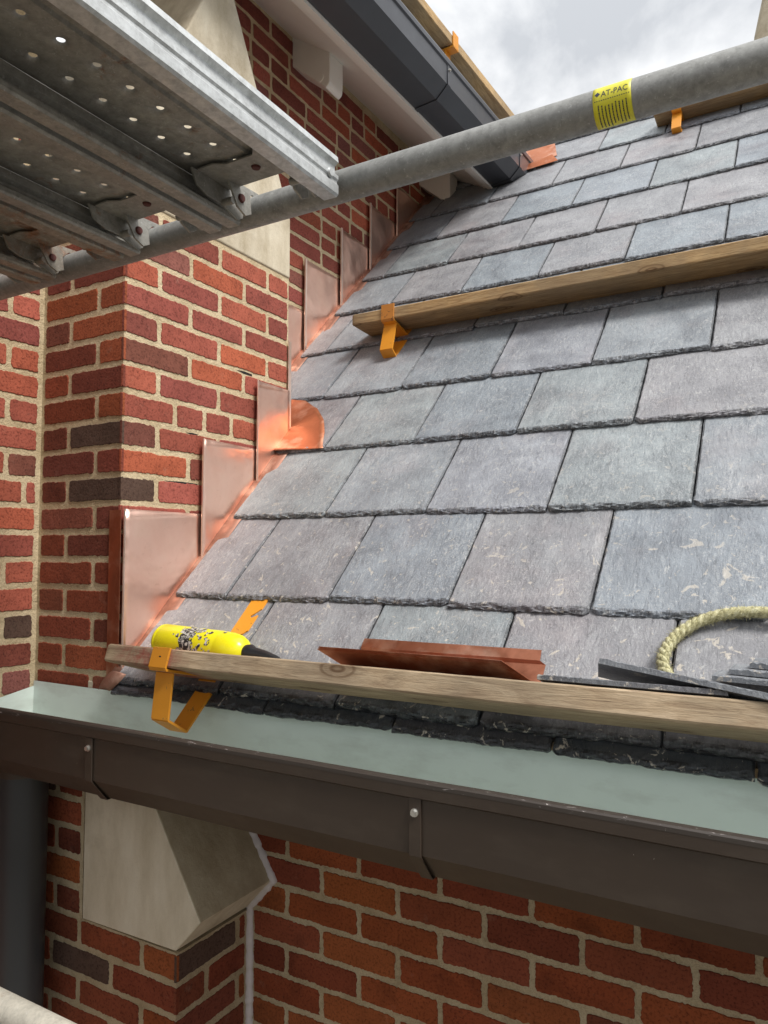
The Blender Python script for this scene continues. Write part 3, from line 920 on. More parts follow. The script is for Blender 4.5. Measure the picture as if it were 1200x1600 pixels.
# downpipe
dp = thing('downpipe', (-1.588, 1.11, -4), 'dark round downpipe in the corner under the brown gutter', 'downpipe')
mb = MB()
mb.tube([(-1.618, 1.105, -0.486), (-1.618, 1.105, -4.0)], 0.055, 40, caps=False)
child(mb.build('pipe', m_paint('dark_pipe', (0.035, 0.036, 0.038), 0.35, dirt=0.1)), dp)
mb = MB()
mb.tube([(-1.618, 1.105, -0.485), (-1.618, 1.105, -0.50), (-1.618, 1.105, -0.512)], [0.062, 0.058, 0.0555], 40)
child(mb.build('outlet_collar', BROWN), dp)

# ---------------------------------------------------------------- upper eave: soffit, rafter tails, gutter
DV = (math.sin(R(2.57)), math.cos(R(2.57)))
def EV(x, z, y):         # section point (x, z) measured at y = 3.2, carried along the eave
    return (x + DV[0] / DV[1] * (y - 3.2), y, z)
def sweepy(mb, prof, y0, yend, closed=False, **k):
    n = len(prof)
    V = [EV(x, z, y0) for x, z in prof] + [EV(x, z, yend(z) if callable(yend) else yend) for x, z in prof]
    F = [(i, i + 1, i + 1 + n, i + n) for i in range(n - 1)]
    if closed: F += [(n-1, 0, n, 2*n-1), tuple(range(n)), tuple(range(n, 2*n))]
    mb.add(V, F, **k)
ev = thing('white_eave', (-1.45, 2.2, 1.9), 'white painted soffit and moulding with curved rafter tails below the black gutter', 'eave')
mb = MB()
sweepy(mb, [(-1.66, 1.99), (-1.295, 1.734), (-1.292, 1.722), (-1.270, 1.716), (-1.262, 1.700), (-1.238, 1.694), (-1.238, 1.90), (-1.66, 2.20)], 0.3, 3.36, True)
child(mb.build('soffit', WHITE, bevel=0.0), ev)
def tail(y, y2):
    mb = MB()
    base = [(-1.645, 1.96), (-1.645, 1.834), (-1.56, 1.762), (-1.513, 1.723)]
    curl = [(-1.513 + 0.012 * math.cos(a), 1.738 + 0.012 * math.sin(a)) for a in (R(120), R(60), R(0), R(-50))]
    toe = [(-1.503, 1.712), (-1.489, 1.698)] + [(-1.471 - 0.014 + 0.014 * math.sin(a), 1.722 - 0.020 * math.cos(a)) for a in (R(20), R(50), R(80))] + [(-1.470, 1.76), (-1.470, 1.855)]
    poly = base + toe
    # curved hollow outline
    mb.prism(poly, lambda u, v, w: (u, w, v), y, y2)
    o = mb.build('rafter_tail', WHITE, bevel=0.003)
    child(o, ev)
    mb = MB()
    mb.tube([(-1.513, y - 0.004, 1.742), (-1.513, y + 0.01, 1.742)], [0.016, 0.017], 20)
    s_ = mb.build('scroll', WHITE); s_.parent = o
for y in (1.11, 2.144, 3.175): tail(y, y + 0.088)
ug = thing('black_gutter', (-1.15, 2.5, 1.7), 'black box gutter on the upper eave, its end resting on the slates', 'gutter')
gprof = [(-1.106, 1.858), (-1.096, 1.858), (-1.094, 1.852), (-1.094, 1.836), (-1.100, 1.832), (-1.100, 1.757), (-1.145, 1.713), (-1.236, 1.706), (-1.236, 1.85)]
mb = MB()
sweepy(mb, gprof, 0.3, lambda z: z + 1.457 - 0.003)
child(mb.build('trough', BLACK, fix=False, solid=0.0014), ug)
mb = MB()
sweepy(mb, [(-1.104, 1.856), (-1.100, 1.757), (-1.145, 1.713), (-1.236, 1.706), (-1.236, 1.85)], 3.12, 3.13)
n = 5
ge = [EV(x, z, z + 1.457 - 0.006) for x, z in [(-1.096, 1.852), (-1.100, 1.757), (-1.145, 1.713), (-1.236, 1.706), (-1.236, 1.85)]]
mb.add(ge, [(0, 1, 2, 3, 4)])
child(mb.build('end_cap', BLACK, solid=0.0012), ug)
for y in (1.15, 2.44, 3.14):
    mb = MB()
    o2 = [(-1.098, 1.834), (-1.0965, 1.7555), (-1.1435, 1.7095), (-1.236, 1.7025)]
    V = [EV(x, z, y - 0.011) for x, z in o2] + [EV(x, z, y + 0.011) for x, z in o2]
    mb.add(V, [(i, i+1, i+5, i+4) for i in range(3)])
    o = child(mb.build('bracket', BLACK, solid=0.0022), ug)
    c = Vector(EV(-1.0965, 1.815, y))
    mb = MB(); mb.tube([c, c + Vector((0.004, 0, 0))], 0.0055, 12, smooth=False); mb.tube([c, c + Vector((0.007, 0, 0))], 0.004, 6, smooth=False)
    s_ = mb.build('screw', STEEL); s_.parent = o
# roof slope above that gutter (only its edge could be seen)
mb = MB()
for i in range(6):
    a = i * 0.26
    x0, z0 = -1.165 - a * 0.75, 1.862 + a * 0.66
    x1, z1 = x0 - 0.26 * 0.75, z0 + 0.26 * 0.66
    sweepy(mb, [(x0, z0), (x0, z0 + 0.011), (x1, z1 + 0.002), (x1, z1)], 0.3, 3.25 + a * 0.7, True, col=(*random.choice(SLC), random.random()))
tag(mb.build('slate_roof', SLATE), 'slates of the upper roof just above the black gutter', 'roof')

# ---------------------------------------------------------------- timber boards on roof jacks
def board(name, fr, L0, L1, wd, th, mat, label, chamfer=0.0, seed=0, n=80, red=None):
    """fr(l, a, b): l along, a across (0 front .. wd back), b thickness (0 bottom .. th)"""
    nw, nt, r = 6, 3, 0.0028
    ring = []
    A = [0, r] + [wd * i / nw for i in range(1, nw)] + [wd - r, wd]
    ring += [(a, 0) for a in A[1:-1]] + [(wd, r), (wd, th / 2), (wd, th - r)] + [(a, th) for a in A[-2:0:-1]] + [(0, th - r), (0, th / 2), (0, r)]
    V = []; m = len(ring)
    Ls = [0, 0.002, 0.006, 0.012, 0.02, 0.03, 0.042, 0.056] + [0.07 + (L1 - L0 - 0.07) * i / n for i in range(n + 1)]
    for dl in Ls:
        for a, b in ring:
            l = L0 + dl
            sh = chamfer * max(0, 1 - dl / 0.06) * ((0.0) if a < wd * .3 else (a / wd - .3))
            k = 0.0009 * N(l * 9 + seed, a * 30, b * 30) + 0.0006 * N(l * 60, a * 60, b * 90 + seed)
            ll = l
            if dl < 0.06: ll = l + chamfer * ((a / wd) ** 1.5) * (1 - dl / 0.06)
            rr = 0.004 if dl == 0 else (0.0015 if dl == 0.002 else 0)
            aa = a + (rr if a < wd / 2 else -rr); bb = b + (rr if b < th / 2 else -rr)
            V.append(fr(ll, aa + k, bb + k))
    F = [(j*m+i, j*m+(i+1) % m, (j+1)*m+(i+1) % m, (j+1)*m+i) for j in range(len(Ls) - 1) for i in range(m)]
    F += [tuple(range(m)), tuple(range((len(Ls)-1)*m, len(Ls)*m))]
    mb = MB(); mb.add(V, F, smooth=False)
    o = mb.build(name, mat)
    for p in o.data.polygons: p.use_smooth = True
    try: o.data.set_sharp_from_angle(angle=R(30))
    except Exception: pass
    return tag(o, label, 'timber board')
def incl(y0, z0, ang):
    """board frame: front bottom edge at (y0, z0), going back at angle ang (down positive)"""
    c, s = math.cos(ang), math.sin(ang)
    return lambda l, a, b: (l, y0 + a * c + b * s, z0 - a * s + b * c)
A1 = R(18.5)
board('timber_board', incl(1.040, -0.2185, A1), -1.272, 1.2, 0.140, 0.036, WOOD, 'weathered grey brown board along the eave holding copper, slates and a yellow bottle', 0.03, 1)
A2 = R(3)
board('timber_board', incl(2.090, 0.778, A2), -1.338, 1.2, 0.145, 0.038, WOOD_NEW, 'tan timber board across the middle of the slate roof', 0.0, 2)
zt = 1.905
board('timber_board', incl(3.215, 1.868, A2), -0.535, 1.2, 0.140, 0.038, WOOD_NEW, 'brown timber board near the ridge, half hidden by the scaffold tube', 0.0, 3)
# board on the upper roof: runs along Y
def fr_up(l, a, b):
    x, y, z = EV(-1.165 - a, 2.040 + b + a * 0.05, l)
    return (x, y, z)
board('timber_board', fr_up, 0.4, 3.3, 0.14, 0.040, WOOD_NEW_Y, 'pale new timber board above the black gutter against the sky', 0.0, 4)

def strap(mb, path, x0, x1, th=0.005, col=(1,1,1,.5)):
    """bent flat bar: path in (y, z), between x0 and x1"""
    P = [Vector(p) for p in path]
    L, Rr = [], []
    for i, p in enumerate(P):
        d = (P[min(i+1, len(P)-1)] - P[max(i-1, 0)]).normalized()
        n = Vector((-d.y, d.x))
        L.append(p + n * th / 2); Rr.append(p - n * th / 2)
    poly = L + Rr[::-1]
    m = len(P)
    V = [(x0, q.x, q.y) for q in poly] + [(x1, q.x, q.y) for q in poly]
    k = len(poly)
    F = []
    for i in range(m - 1):
        F.append((i, i+1, k-2-i, k-1-i)); F.append((k+i, k+k-1-i, k+k-2-i, k+i+1))
    F += [(i, i + k, (i+1) % k + k, (i+1) % k) for i in range(k)]
    mb.add(V, F, col=col)
def roofjack(x, w, front, back, bottom, ang, lip_h, label, roofs=None, mat=ORANGE, notch=False, liptop=None):
    """front = (y, z) of board front bottom, back = contact with the roof"""
    root = thing('roof_jack', (x, bottom[1][0], bottom[1][1]), label, 'roof jack', 'orange steel roof jacks carrying the boards')
    fy, fz = front
    c, s = math.cos(ang), math.sin(ang)
    up = lambda d: (fy - 0.004 + d * s, fz - 0.003 + d * c)
    mb = MB()
    strap(mb, [up(lip_h), up(lip_h * .6), up(0.002), (fy - 0.001, fz - 0.006), (fy + 0.004, fz - 0.0065)], x, x + w)
    child(mb.build('front_lip', mat if liptop is None else liptop, bevel=0.0006), root)
    mb = MB()
    strap(mb, [(fy + 0.002, fz - 0.0065), (back[0], back[1])], x, x + w)
    child(mb.build('arm', mat, bevel=0.0006), root)
    mb = MB()
    (b0, b1) = bottom
    strap(mb, [(fy + 0.018 * c, fz - 0.008 - 0.018 * s), b0], x, x + w)
    strap(mb, [b0, b1], x, x + w)
    strap(mb, [b1, (back[0] - 0.004, back[1] - 0.002)], x, x + w)
    child(mb.build('strut', mat, bevel=0.0006), root)
    mb = MB()
    s0 = (back[0] + back[1] + 1.457) / S2
    if notch:
        # notched strap going up under the slates: outline in (x, s)
        e = 1.915
        L_ = [(x, s0 - 0.02), (x + w, s0 - 0.02)]
        for q in (0.110, 0.175):
            L_ += [(x + w, s0 + q - .006), (x + w - .016, s0 + q - .016), (x + w - .020, s0 + q - .010), (x + w - .008, s0 + q + .004), (x + w - .004, s0 + q + .010), (x + w, s0 + q + .012)]
        L_ += [(x + w, e), (x, e)]
        mb.prism(L_, lambda u, v, h: RP(u, v, h + THK * max(0.0, 1 - 0.93 * (v - 1.648) / 0.29) + 0.0005), 0.0, 0.0035)
    else:
        mb.prism([(x, s0 - 0.01), (x + w, s0 - 0.01), (x + w, s0 + 0.03), (x, s0 + 0.03)], lambda u, v, h: RP(u, v, h), 0.010, 0.014)
    child(mb.build('roof_strap', mat, bevel=0.0006), root)
    if liptop is None:
        mb = MB()
        q = up(lip_h * .55)
        mb.tube([(x + w * .55, q[0] - 0.0021, q[1]), (x + w * .55, q[0] - 0.0028, q[1])], 0.0028, 10, smooth=False)
        child(mb.build('nail_hole', DARKROLL), root)
    return root
roofjack(-1.133, 0.046, (1.040, -0.2185), (1.196, -0.262), ((1.046, -0.322), (1.095, -0.353)), A1, 0.041,
         'orange roof jack under the eave board beside the yellow bottle', notch=True)
roofjack(-1.219, 0.048, (2.090, 0.778), (2.200, 0.745), ((2.078, 0.672), (2.106, 0.6505)), A2, 0.052,
         'scraped orange roof jack under the left end of the middle board', liptop=ORANGE_RUST)
roofjack(-0.462, 0.038, (3.215, 1.868), (3.315, 1.860), ((3.195, 1.775), (3.222, 1.7665)), A2, 0.052,
         'orange roof jack below the tube near the ridge at the upper right')
# jack seen over the upper gutter
jj = thing('roof_jack', (-1.17, 2.54, 2.0), 'orange roof jack hooked over the pale board above the black gutter', 'roof jack', 'orange steel roof jacks carrying the boards')
mb = MB()
def boxy(x0, x1, y0, y1, z0, z1):
    V = [EV(x, z, y) for x in (x0, x1) for y in (y0, y1) for z in (z0, z1)]
    mb.add(V, [(0,1,3,2),(4,6,7,5),(0,4,5,1),(2,3,7,6),(0,2,6,4),(1,5,7,3)])
boxy(-1.163, -1.158, 2.60, 2.645, 2.030, 2.092)
boxy(-1.305, -1.158, 2.60, 2.645, 2.028, 2.034)
boxy(-1.20, -1.194, 2.60, 2.645, 1.90, 2.028)
child(mb.build('hook', ORANGE, bevel=0.0008), jj)

# ---------------------------------------------------------------- scaffold tubes
def scaftube(y, z, x0, x1, r, mat, label):
    t = thing('scaffold_tube', ((x0 + x1) / 2, y, z), label, 'scaffold tube')
    mb = MB()
    n = 60
    seg = 48
    mb.tube([(x0 + (x1 - x0) * i / n, y, z) for i in range(n + 1)], r, seg, caps=True)
    child(mb.build('pipe', mat), t)
    return t
TY, TZ, TR = 0.95, 0.580, 0.02415
tb = scaftube(TY, TZ, -2.4, 1.6, TR, TUBE, 'thick galvanised tube crossing the picture with a yellow label')
scaftube(0.80, -0.768, -2.0, 0.6, TR, TUBE_PALE, 'pale scaffold tube cut off at the bottom left corner')
# label wrapped round the tube
def wrap(x, a, r):       # a = angle from straight up towards the viewer
    return (x, TY - r * math.sin(a), TZ + r * math.cos(a))
LX0, LX1 = -0.2275, -0.180
LAB = m_plain('yellow_label', (0.72, 0.66, 0.03), 0.45)
lab = None
mb = MB()
na, nx = 24, 8
a0, a1 = R(30), R(192)
V = [wrap(LX0 + (LX1 - LX0) * i / nx, a0 + (a1 - a0) * j / na, TR + 0.0005) for j in range(na + 1) for i in range(nx + 1)]
mb.add(V, [(j*(nx+1)+i, j*(nx+1)+i+1, (j+1)*(nx+1)+i+1, (j+1)*(nx+1)+i) for j in range(na) for i in range(nx)], smooth=True)
lab = child(mb.build('label', LAB, solid=0.0003), tb)
INK = m_plain('label_ink', (0.02, 0.025, 0.06), 0.5)
def text_mesh(body, size):
    cu = bpy.data.curves.new('txt', 'FONT'); cu.body = body; cu.size = size; cu.resolution_u = 3
    ob = bpy.data.objects.new('txt', cu); COL.objects.link(ob)
    dg = bpy.context.evaluated_depsgraph_get(); dg.update()
    me = bpy.data.meshes.new_from_object(ob.evaluated_get(dg))
    bm = bmesh.new(); bm.from_mesh(me)
    bmesh.ops.triangulate(bm, faces=bm.faces)
    bmesh.ops.subdivide_edges(bm, edges=[e for e in bm.edges if e.calc_length() > 0.002], cuts=2)
    v = [tuple(p.co) for p in bm.verts]; bm.verts.index_update()
    f = [tuple(q.index for q in fc.verts) for fc in bm.faces]
    bm.free(); bpy.data.objects.remove(ob); bpy.data.curves.remove(cu)
    return v, f
v, f = text_mesh('AT-PAC', 0.0115)
w_ = max(p[0] for p in v)
kx = 0.033 / w_
mb = MB()
mb.add([wrap(LX0 + 0.0105 + p[0] * kx, R(88) - p[1] * 1.0 / TR, TR + 0.0009) for p in v], f)
# emblem before the word
mb.add([wrap(LX0 + 0.0060 + 0.0035 * c, R(77) + s * 0.14, TR + 0.0009) for c, s in ((1, 0), (0, 1), (-1, 0), (0, -1))], [(0, 1, 2, 3)])
# perforated line below the header
for i in range(16):
    x = LX0 + 0.002 + i * 0.0028
    mb.add([wrap(x + a, R(50) + b, TR + 0.0009) for a, b in ((0, 0.82), (0.0016, 0.82), (0.0016, 0.855), (0, 0.855))], [(0, 1, 2, 3)])
# lines of fine print running round the tube
rp = random.Random(3)
for i in range(9):
    x = LX0 + 0.006 + i * 0.0043
    a = R(108 + rp.uniform(0, 8))
    end = R(rp.uniform(165, 186))
    while a < end:
        l = rp.uniform(0.02, 0.10)
        for q in range(3):
            b0 = a + l * q / 3; b1 = a + l * (q + 1) / 3
            mb.add([wrap(x + u, b, TR + 0.0009) for u, b in ((0, b0), (0.0014, b0), (0.0014, b1), (0, b1))], [(0, 1, 2, 3)])
        a += l + 0.018
o = mb.build('print', INK, fix=False); o.parent = lab

# ---------------------------------------------------------------- steel scaffold planks
def plank(xc, y0, mats, label, w=0.110, seed=0, holes_x=(-0.022, -0.074), deck_z=0.597, lipz=0.545):
    root = thing('scaffold_plank', (xc, (y0 + 0.915) / 2, lipz), label, 'scaffold plank', 'steel scaffold planks overhead')
    md, mw_ = mats
    yend = 0.880
    mb = MB()
    r, hs, p = 0.0051, 0.018, 0.0508
    def deck(a, b, y_0, y_1, z=deck_z):
        mb.add([(xc + a, y_0, z), (xc + b, y_0, z), (xc + b, y_1, z), (xc + a, y_1, z)], [(0, 1, 2, 3)])
    def cell(cx, cy, rim):
        seg = 16
        sq, ci, c2, c3 = [], [], [], []
        for i in range(seg):
            a = 2 * math.pi * i / seg
            k = hs / max(abs(math.cos(a)), abs(math.sin(a)))
            sq.append((cx + k * math.cos(a), cy + k * math.sin(a), deck_z))
            ci.append((cx + r * 1.9 * math.cos(a), cy + r * 1.9 * math.sin(a), deck_z))
            c2.append((cx + r * 1.15 * math.cos(a), cy + r * 1.15 * math.sin(a), deck_z + 0.0028))
            c3.append((cx + r * math.cos(a), cy + r * math.sin(a), deck_z + 0.0042))
        mb.add(sq + ci + c2 + c3, [(q*seg+i, q*seg+(i+1) % seg, (q+1)*seg+(i+1) % seg, (q+1)*seg+i) for q in range(3) for i in range(seg)], smooth=True)
    ys = []
    y = 0.835
    while y > y0 + hs: ys.append(y); y -= p
    hx = sorted(holes_x)
    cols = []
    prev = -w + 0.002
    for h in hx:
        deck(prev, h - hs, y0, yend); prev = h + hs
        last = yend
        for yy in ys:
            deck(h - hs, h + hs, yy + hs, last); last = yy - hs
            cell(xc + h, yy, 0)
        deck(h - hs, h + hs, y0, last)
    deck(prev, prev + 0.012, y0, yend)
    # stepped crease beside the holes
    q = prev + 0.012
    mb.add([(xc + q, y0, deck_z), (xc + q, yend, deck_z), (xc + q + 0.003, yend, deck_z + 0.004), (xc + q + 0.003, y0, deck_z + 0.004)], [(0, 1, 2, 3)])
    mb.add([(xc + q + 0.003, y0, deck_z + 0.004), (xc + q + 0.003, yend, deck_z + 0.004), (xc + w - 0.002, yend, deck_z + 0.004), (xc + w - 0.002, y0, deck_z + 0.004)], [(0, 1, 2, 3)])
    child(mb.build('deck', md, fix=False), root)
    # ribbed side webs with turned-in lips
    for sg in (1, -1):
        mb = MB()
        pr = [(w - 0.004, deck_z + 0.010), (w, deck_z + 0.009), (w + 0.001, deck_z + 0.001), (w - 0.006, deck_z - 0.004), (w - 0.006, deck_z - 0.016),
              (w + 0.001, deck_z - 0.021), (w + 0.001, deck_z - 0.026), (w - 0.0015, deck_z - 0.029), (w - 0.0015, deck_z - 0.033), (w + 0.001, deck_z - 0.036), (w + 0.001, lipz + 0.003),
              (w - 0.002, lipz), (w - 0.024, lipz), (w - 0.026, lipz + 0.003), (w - 0.026, lipz + 0.009)]
        pr = [(a * sg, b) for a, b in pr]
        m = len(pr)
        ny = 24
        V = [(xc + a + 0.0007 * N(yy * 9, b * 40, seed), yy, b + 0.0004 * N(yy * 13, a * 30, seed)) for yy in [y0 + (0.915 - y0) * i / ny for i in range(ny + 1)] for a, b in pr]
        mb.add(V, [(j*m+i, j*m+i+1, (j+1)*m+i+1, (j+1)*m+i) for j in range(ny) for i in range(m - 1)])
        child(mb.build('side_web', mw_[0] if sg > 0 else mw_[1], solid=0.0016), root)
    # end plate and hooks over the tube
    mb = MB()
    z = deck_z - 0.004
    pl = [(-w + 0.03, 0.812), (-0.050, 0.812), (-0.030, 0.822), (0.020, 0.822), (0.035, 0.805), (w - 0.035, 0.805), (w - 0.030, 0.885), (-w + 0.03, 0.885)]
    mb.prism(pl, lambda a, b, c: (xc + a, b, c), z - 0.003, z)
    child(mb.build('end_plate', md, bevel=0.0006), root)
    for a in (0.004, 0.048):
        mb = MB(); c = Vector((xc + a, 0.850, z - 0.003))
        mb.tube([c, c - Vector((0, 0, 0.003))], [0.0075, 0.006], 16)
        child(mb.build('rivet', RUSTY), root)
    for hxx in (-0.082, 0.076):
        mb = MB()
        hook = [(0.800, 0.590), (0.885, 0.594), (0.915, 0.612), (0.955, 0.614), (0.978, 0.604), (0.984, 0.575), (0.977, 0.572), (0.972, 0.592), (0.955, 0.6055), (0.940, 0.6050), (0.926, 0.590), (0.918, 0.556), (0.905, 0.548), (0.890, 0.553), (0.865, 0.560), (0.835, 0.560), (0.812, 0.568)]
        mb.prism(hook, lambda u, v, c: (c, u, v), xc + hxx - 0.002, xc + hxx + 0.002)
        hook2 = [(0.855, 0.594), (0.885, 0.594), (0.910, 0.585), (0.914, 0.556), (0.900, 0.548), (0.880, 0.556), (0.868, 0.575)]
        mb.prism(hook2, lambda u, v, c: (c, u, v), xc + hxx + (0.020 if hxx < 0 else -0.024), xc + hxx + (0.024 if hxx < 0 else -0.020))
        # rolled front of the hook between its two cheeks
        s_ = 1 if hxx < 0 else -1
        mb.tube([(xc + hxx, 0.872, 0.563), (xc + hxx + s_ * 0.022, 0.872, 0.563)], 0.006, 12)
        o = child(mb.build('hook', mw_[1], bevel=0.0006), root)
        mb = MB()
        mb.tube([(xc + hxx + s_ * 0.024, 0.888, 0.572), (xc + hxx + s_ * 0.0275, 0.888, 0.572)], [0.0075, 0.006], 14)
        q = mb.build('rivet', RUSTY); q.parent = o
    # screw in the web
    mb = MB(); c = Vector((xc + w + 0.001, 0.893, 0.5725))
    mb.tube([c, c + Vector((0.003, 0, 0))], [0.0072, 0.0055], 16)
    child(mb.build('rivet', GALV), root)
    return root
plank(-0.722, -0.5, (GALV_DK, (GALV, GALV_DK)), 'grey steel plank with a bright ribbed side, nearest the picture centre', seed=1)  # lit side web in brighter steel, shaded deck and inner web in darker
plank(-0.958, -0.5, (GALV_DK, (GALV_DK, GALV_DK)), 'brownish steel plank between the bright one and the rusty one', seed=2)
plank(-1.196, -0.5, (GALV_RU, (GALV_RU, GALV_RU)), 'rust stained steel plank at the left edge of the picture', seed=3)
plank(-1.436, -0.5, (GALV_RU, (GALV_RU, GALV_RU)), 'outermost steel plank by the brick wall, mostly out of view', seed=4)

# ---------------------------------------------------------------- yellow gas bottle
gb = thing('gas_bottle', (-1.13, 1.20, -0.24), 'yellow torch gas bottle with torn label and black nozzle lying behind the eave board', 'gas bottle')
C0 = Vector((-1.268, 1.195, -0.1930)); C1 = Vector((-1.010, 1.188, -0.2020))
ax = (C1 - C0).normalized()
mb = MB()
prof = [(0, 0.010), (0.0, 0.026), (0.003, 0.033), (0.009, 0.0372), (0.014, 0.0378), (0.016, 0.0368), (0.018, 0.0378), (0.07, 0.0378), (0.13, 0.0378), (0.185, 0.0378), (0.188, 0.0370), (0.191, 0.0376), (0.212, 0.0368), (0.228, 0.034), (0.241, 0.028), (0.250, 0.020), (0.254, 0.012)]
mb.tube([C0 + ax * a for a, r in prof], [r for a, r in prof], 48)
child(mb.build('body', YELLOW), gb)
# torn sticker
tS = NT('torn_sticker')
nz = tS.noise(75, 6, 0.7, dist=1.5)
colS = tS.ramp(nz, [(0.42, (0.02, 0.02, 0.022)), (0.50, (0.03, 0.03, 0.03)), (0.53, (0.62, 0.60, 0.55)), (0.7, (0.7, 0.68, 0.6))])
STK = tS.out(colS, 0.5)
mb = MB()
side = ax.cross(Vector((0, 0, 1))).normalized(); upv = side.cross(ax).normalized()
random.seed(11)
for i in range(260):
    a = random.gauss(0.112, 0.014) if random.random() < .7 else random.uniform(0.1, 0.2)
    th = random.uniform(-0.1, 2.1)
    if a > 0.150 and random.random() < 0.6: continue
    s = random.uniform(0.002, 0.006) if i % 3 else random.uniform(0.004, 0.009)
    pts = []
    k = random.randint(5, 7)
    for j in range(k):
        q = 2 * math.pi * j / k
        rr = s * random.uniform(0.5, 1.2)
        aa = a + rr * math.cos(q); t_ = th + rr * math.sin(q) / 0.038
        r = 0.0381 + i * 0.0000012
        pts.append(C0 + ax * aa + (upv * math.cos(t_) + side * math.sin(t_)) * r)
    mb.add(pts, [tuple(range(k))])
child(mb.build('torn_label', STK, fix=False), gb)['label'] = 'torn black and white sticker remains'
mb = MB()
mb.tube([C1 - ax * 0.006, C1 + ax * 0.006, C1 + ax * 0.015, C1 + ax * 0.04 + Vector((0, 0, -.002)), C1 + ax * 0.07 + Vector((0, 0, -.008)), C1 + ax * 0.095 + Vector((0, 0, -.018))],
        [0.016, 0.0175, 0.0125, 0.0115, 0.0105, 0.0095], 20)
child(mb.build('nozzle', DARKROLL), gb)

# ---------------------------------------------------------------- copper sheets resting behind the eave board
def sheets(name, label, x0, x1, skew, n, a_pts, mat, seed):
    """a_pts: section polyline (y, z) of the folded sheet"""
    t = thing(name, ((x0 + x1) / 2, a_pts[1][0], a_pts[1][1]), label, 'copper sheets')
    for k in range(n):
        mb = MB()
        m = 16
        V = []
        for i in range(m + 1):
            x = x0 + (x1 - x0) * i / m + k * 0.003
            for q, (y, z) in enumerate(a_pts):
                V.append((x + skew[q], y - k * 0.0021 + 0.0006 * N(x * 12, q, seed + k), z + k * 0.0026 + 0.0006 * N(x * 9, q + 5, seed + k)))
        c = len(a_pts)
        mb.add(V, [(i*c+q, i*c+q+1, (i+1)*c+q+1, (i+1)*c+q) for i in range(m) for q in range(c - 1)])
        child(mb.build('folded_sheet', mat, solid=0.0011), t)
    return t
sheets('copper_sheets', 'stack of folded dark copper sheets leaning towards the viewer on the eave board', -0.776, -0.430, (0, 0.055, 0.06), 3,
       [(1.100, -0.1700), (1.168, -0.2270), (1.185, -0.236)], COPPER_SHADE, 1)
sheets('copper_sheets', 'folded reddish copper sheet lying on the slates behind the dark stack', -0.765, -0.404, (0.0, 0.0, -0.01, -0.012), 2,
       [RP(0, 1.68, 0.014)[1:], RP(0, 1.776, 0.013)[1:], RP(0, 1.781, 0.018)[1:], RP(0, 1.803, 0.018)[1:]], COPPER_OLD, 2)

# ---------------------------------------------------------------- loose slates behind the eave board
def loose(corners, th, label, col=(0.20, 0.21, 0.225)):
    """corners: front-left, front-right, back-right, back-left of the top face"""
    c = [Vector(p) for p in corners]
    nrm = (c[1] - c[0]).cross(c[3] - c[0]).normalized()
    mb = MB()
    nx, ny = 60, 24
    V, Vb = [], []
    sd_ = random.random() * 9
    for j in range(ny + 1):
        for i in range(nx + 1):
            u, v = i / nx, j / ny
            p = c[0].lerp(c[1], u).lerp(c[3].lerp(c[2], u), v)
            ed = min(i, nx - i, j, ny - j)
            k = 0.0005 * N(p.x * 40, p.y * 40, sd_) - (th * 0.35 * (0.6 + N(p.x * 190, p.y * 190)) if ed == 0 else 0)
            V.append(p + nrm * k); Vb.append(p - nrm * th)
    w = nx + 1
    F = [(j*w+i, j*w+i+1, (j+1)*w+i+1, (j+1)*w+i) for j in range(ny) for i in range(nx)]
    cc = (*col, random.random())
    mb.add(V, F, col=cc)
    mb.add(Vb, [f_[::-1] for f_ in F], col=cc)
    b = len(V)
    ringi = [i for i in range(nx + 1)] + [j*w + nx for j in range(1, ny + 1)] + [ny*w + i for i in range(nx - 1, -1, -1)] + [j*w for j in range(ny - 1, 0, -1)]
    VV = [V[i] for i in ringi] + [Vb[i] for i in ringi]
    m = len(ringi)
    mb.add(VV, [(i, (i+1) % m, (i+1) % m + m, i + m) for i in range(m)], col=cc)
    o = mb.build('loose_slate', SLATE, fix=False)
    return tag(o, label, 'slate', 'loose slates behind the eave board')
loose([(-0.355, 1.062, -0.175), (-0.10, 1.062, -0.175), (-0.10, 1.180, -0.212), (-0.355, 1.180, -0.212)], 0.008, 'dark loose slate lying flat on the eave board under the tilted one', (0.12, 0.125, 0.135))
loose([(-0.271, 1.09, -0.1485), (0.066, 1.028, -0.1855), (0.034, 1.153, -0.2255), (-0.303, 1.215, -0.1885)], 0.009, 'tilted loose slate with its left end raised, topmost by the rope')
loose([(-0.135, 1.205, -0.178), (0.17, 1.200, -0.185), (0.18, 1.252, -0.185), (-0.13, 1.258, -0.178)], 0.009, 'lowest loose slate of the stack at the right edge, inside the rope loop')
loose([(-0.112, 1.212, -0.168), (0.19, 1.208, -0.175), (0.20, 1.265, -0.175), (-0.11, 1.27, -0.168)], 0.009, 'middle loose slate of the stack at the right edge, inside the rope loop')
loose([(-0.085, 1.220, -0.158), (0.21, 1.216, -0.164), (0.22, 1.28, -0.164), (-0.08, 1.28, -0.158)], 0.009, 'top loose slate of the stack at the right edge, inside the rope loop')

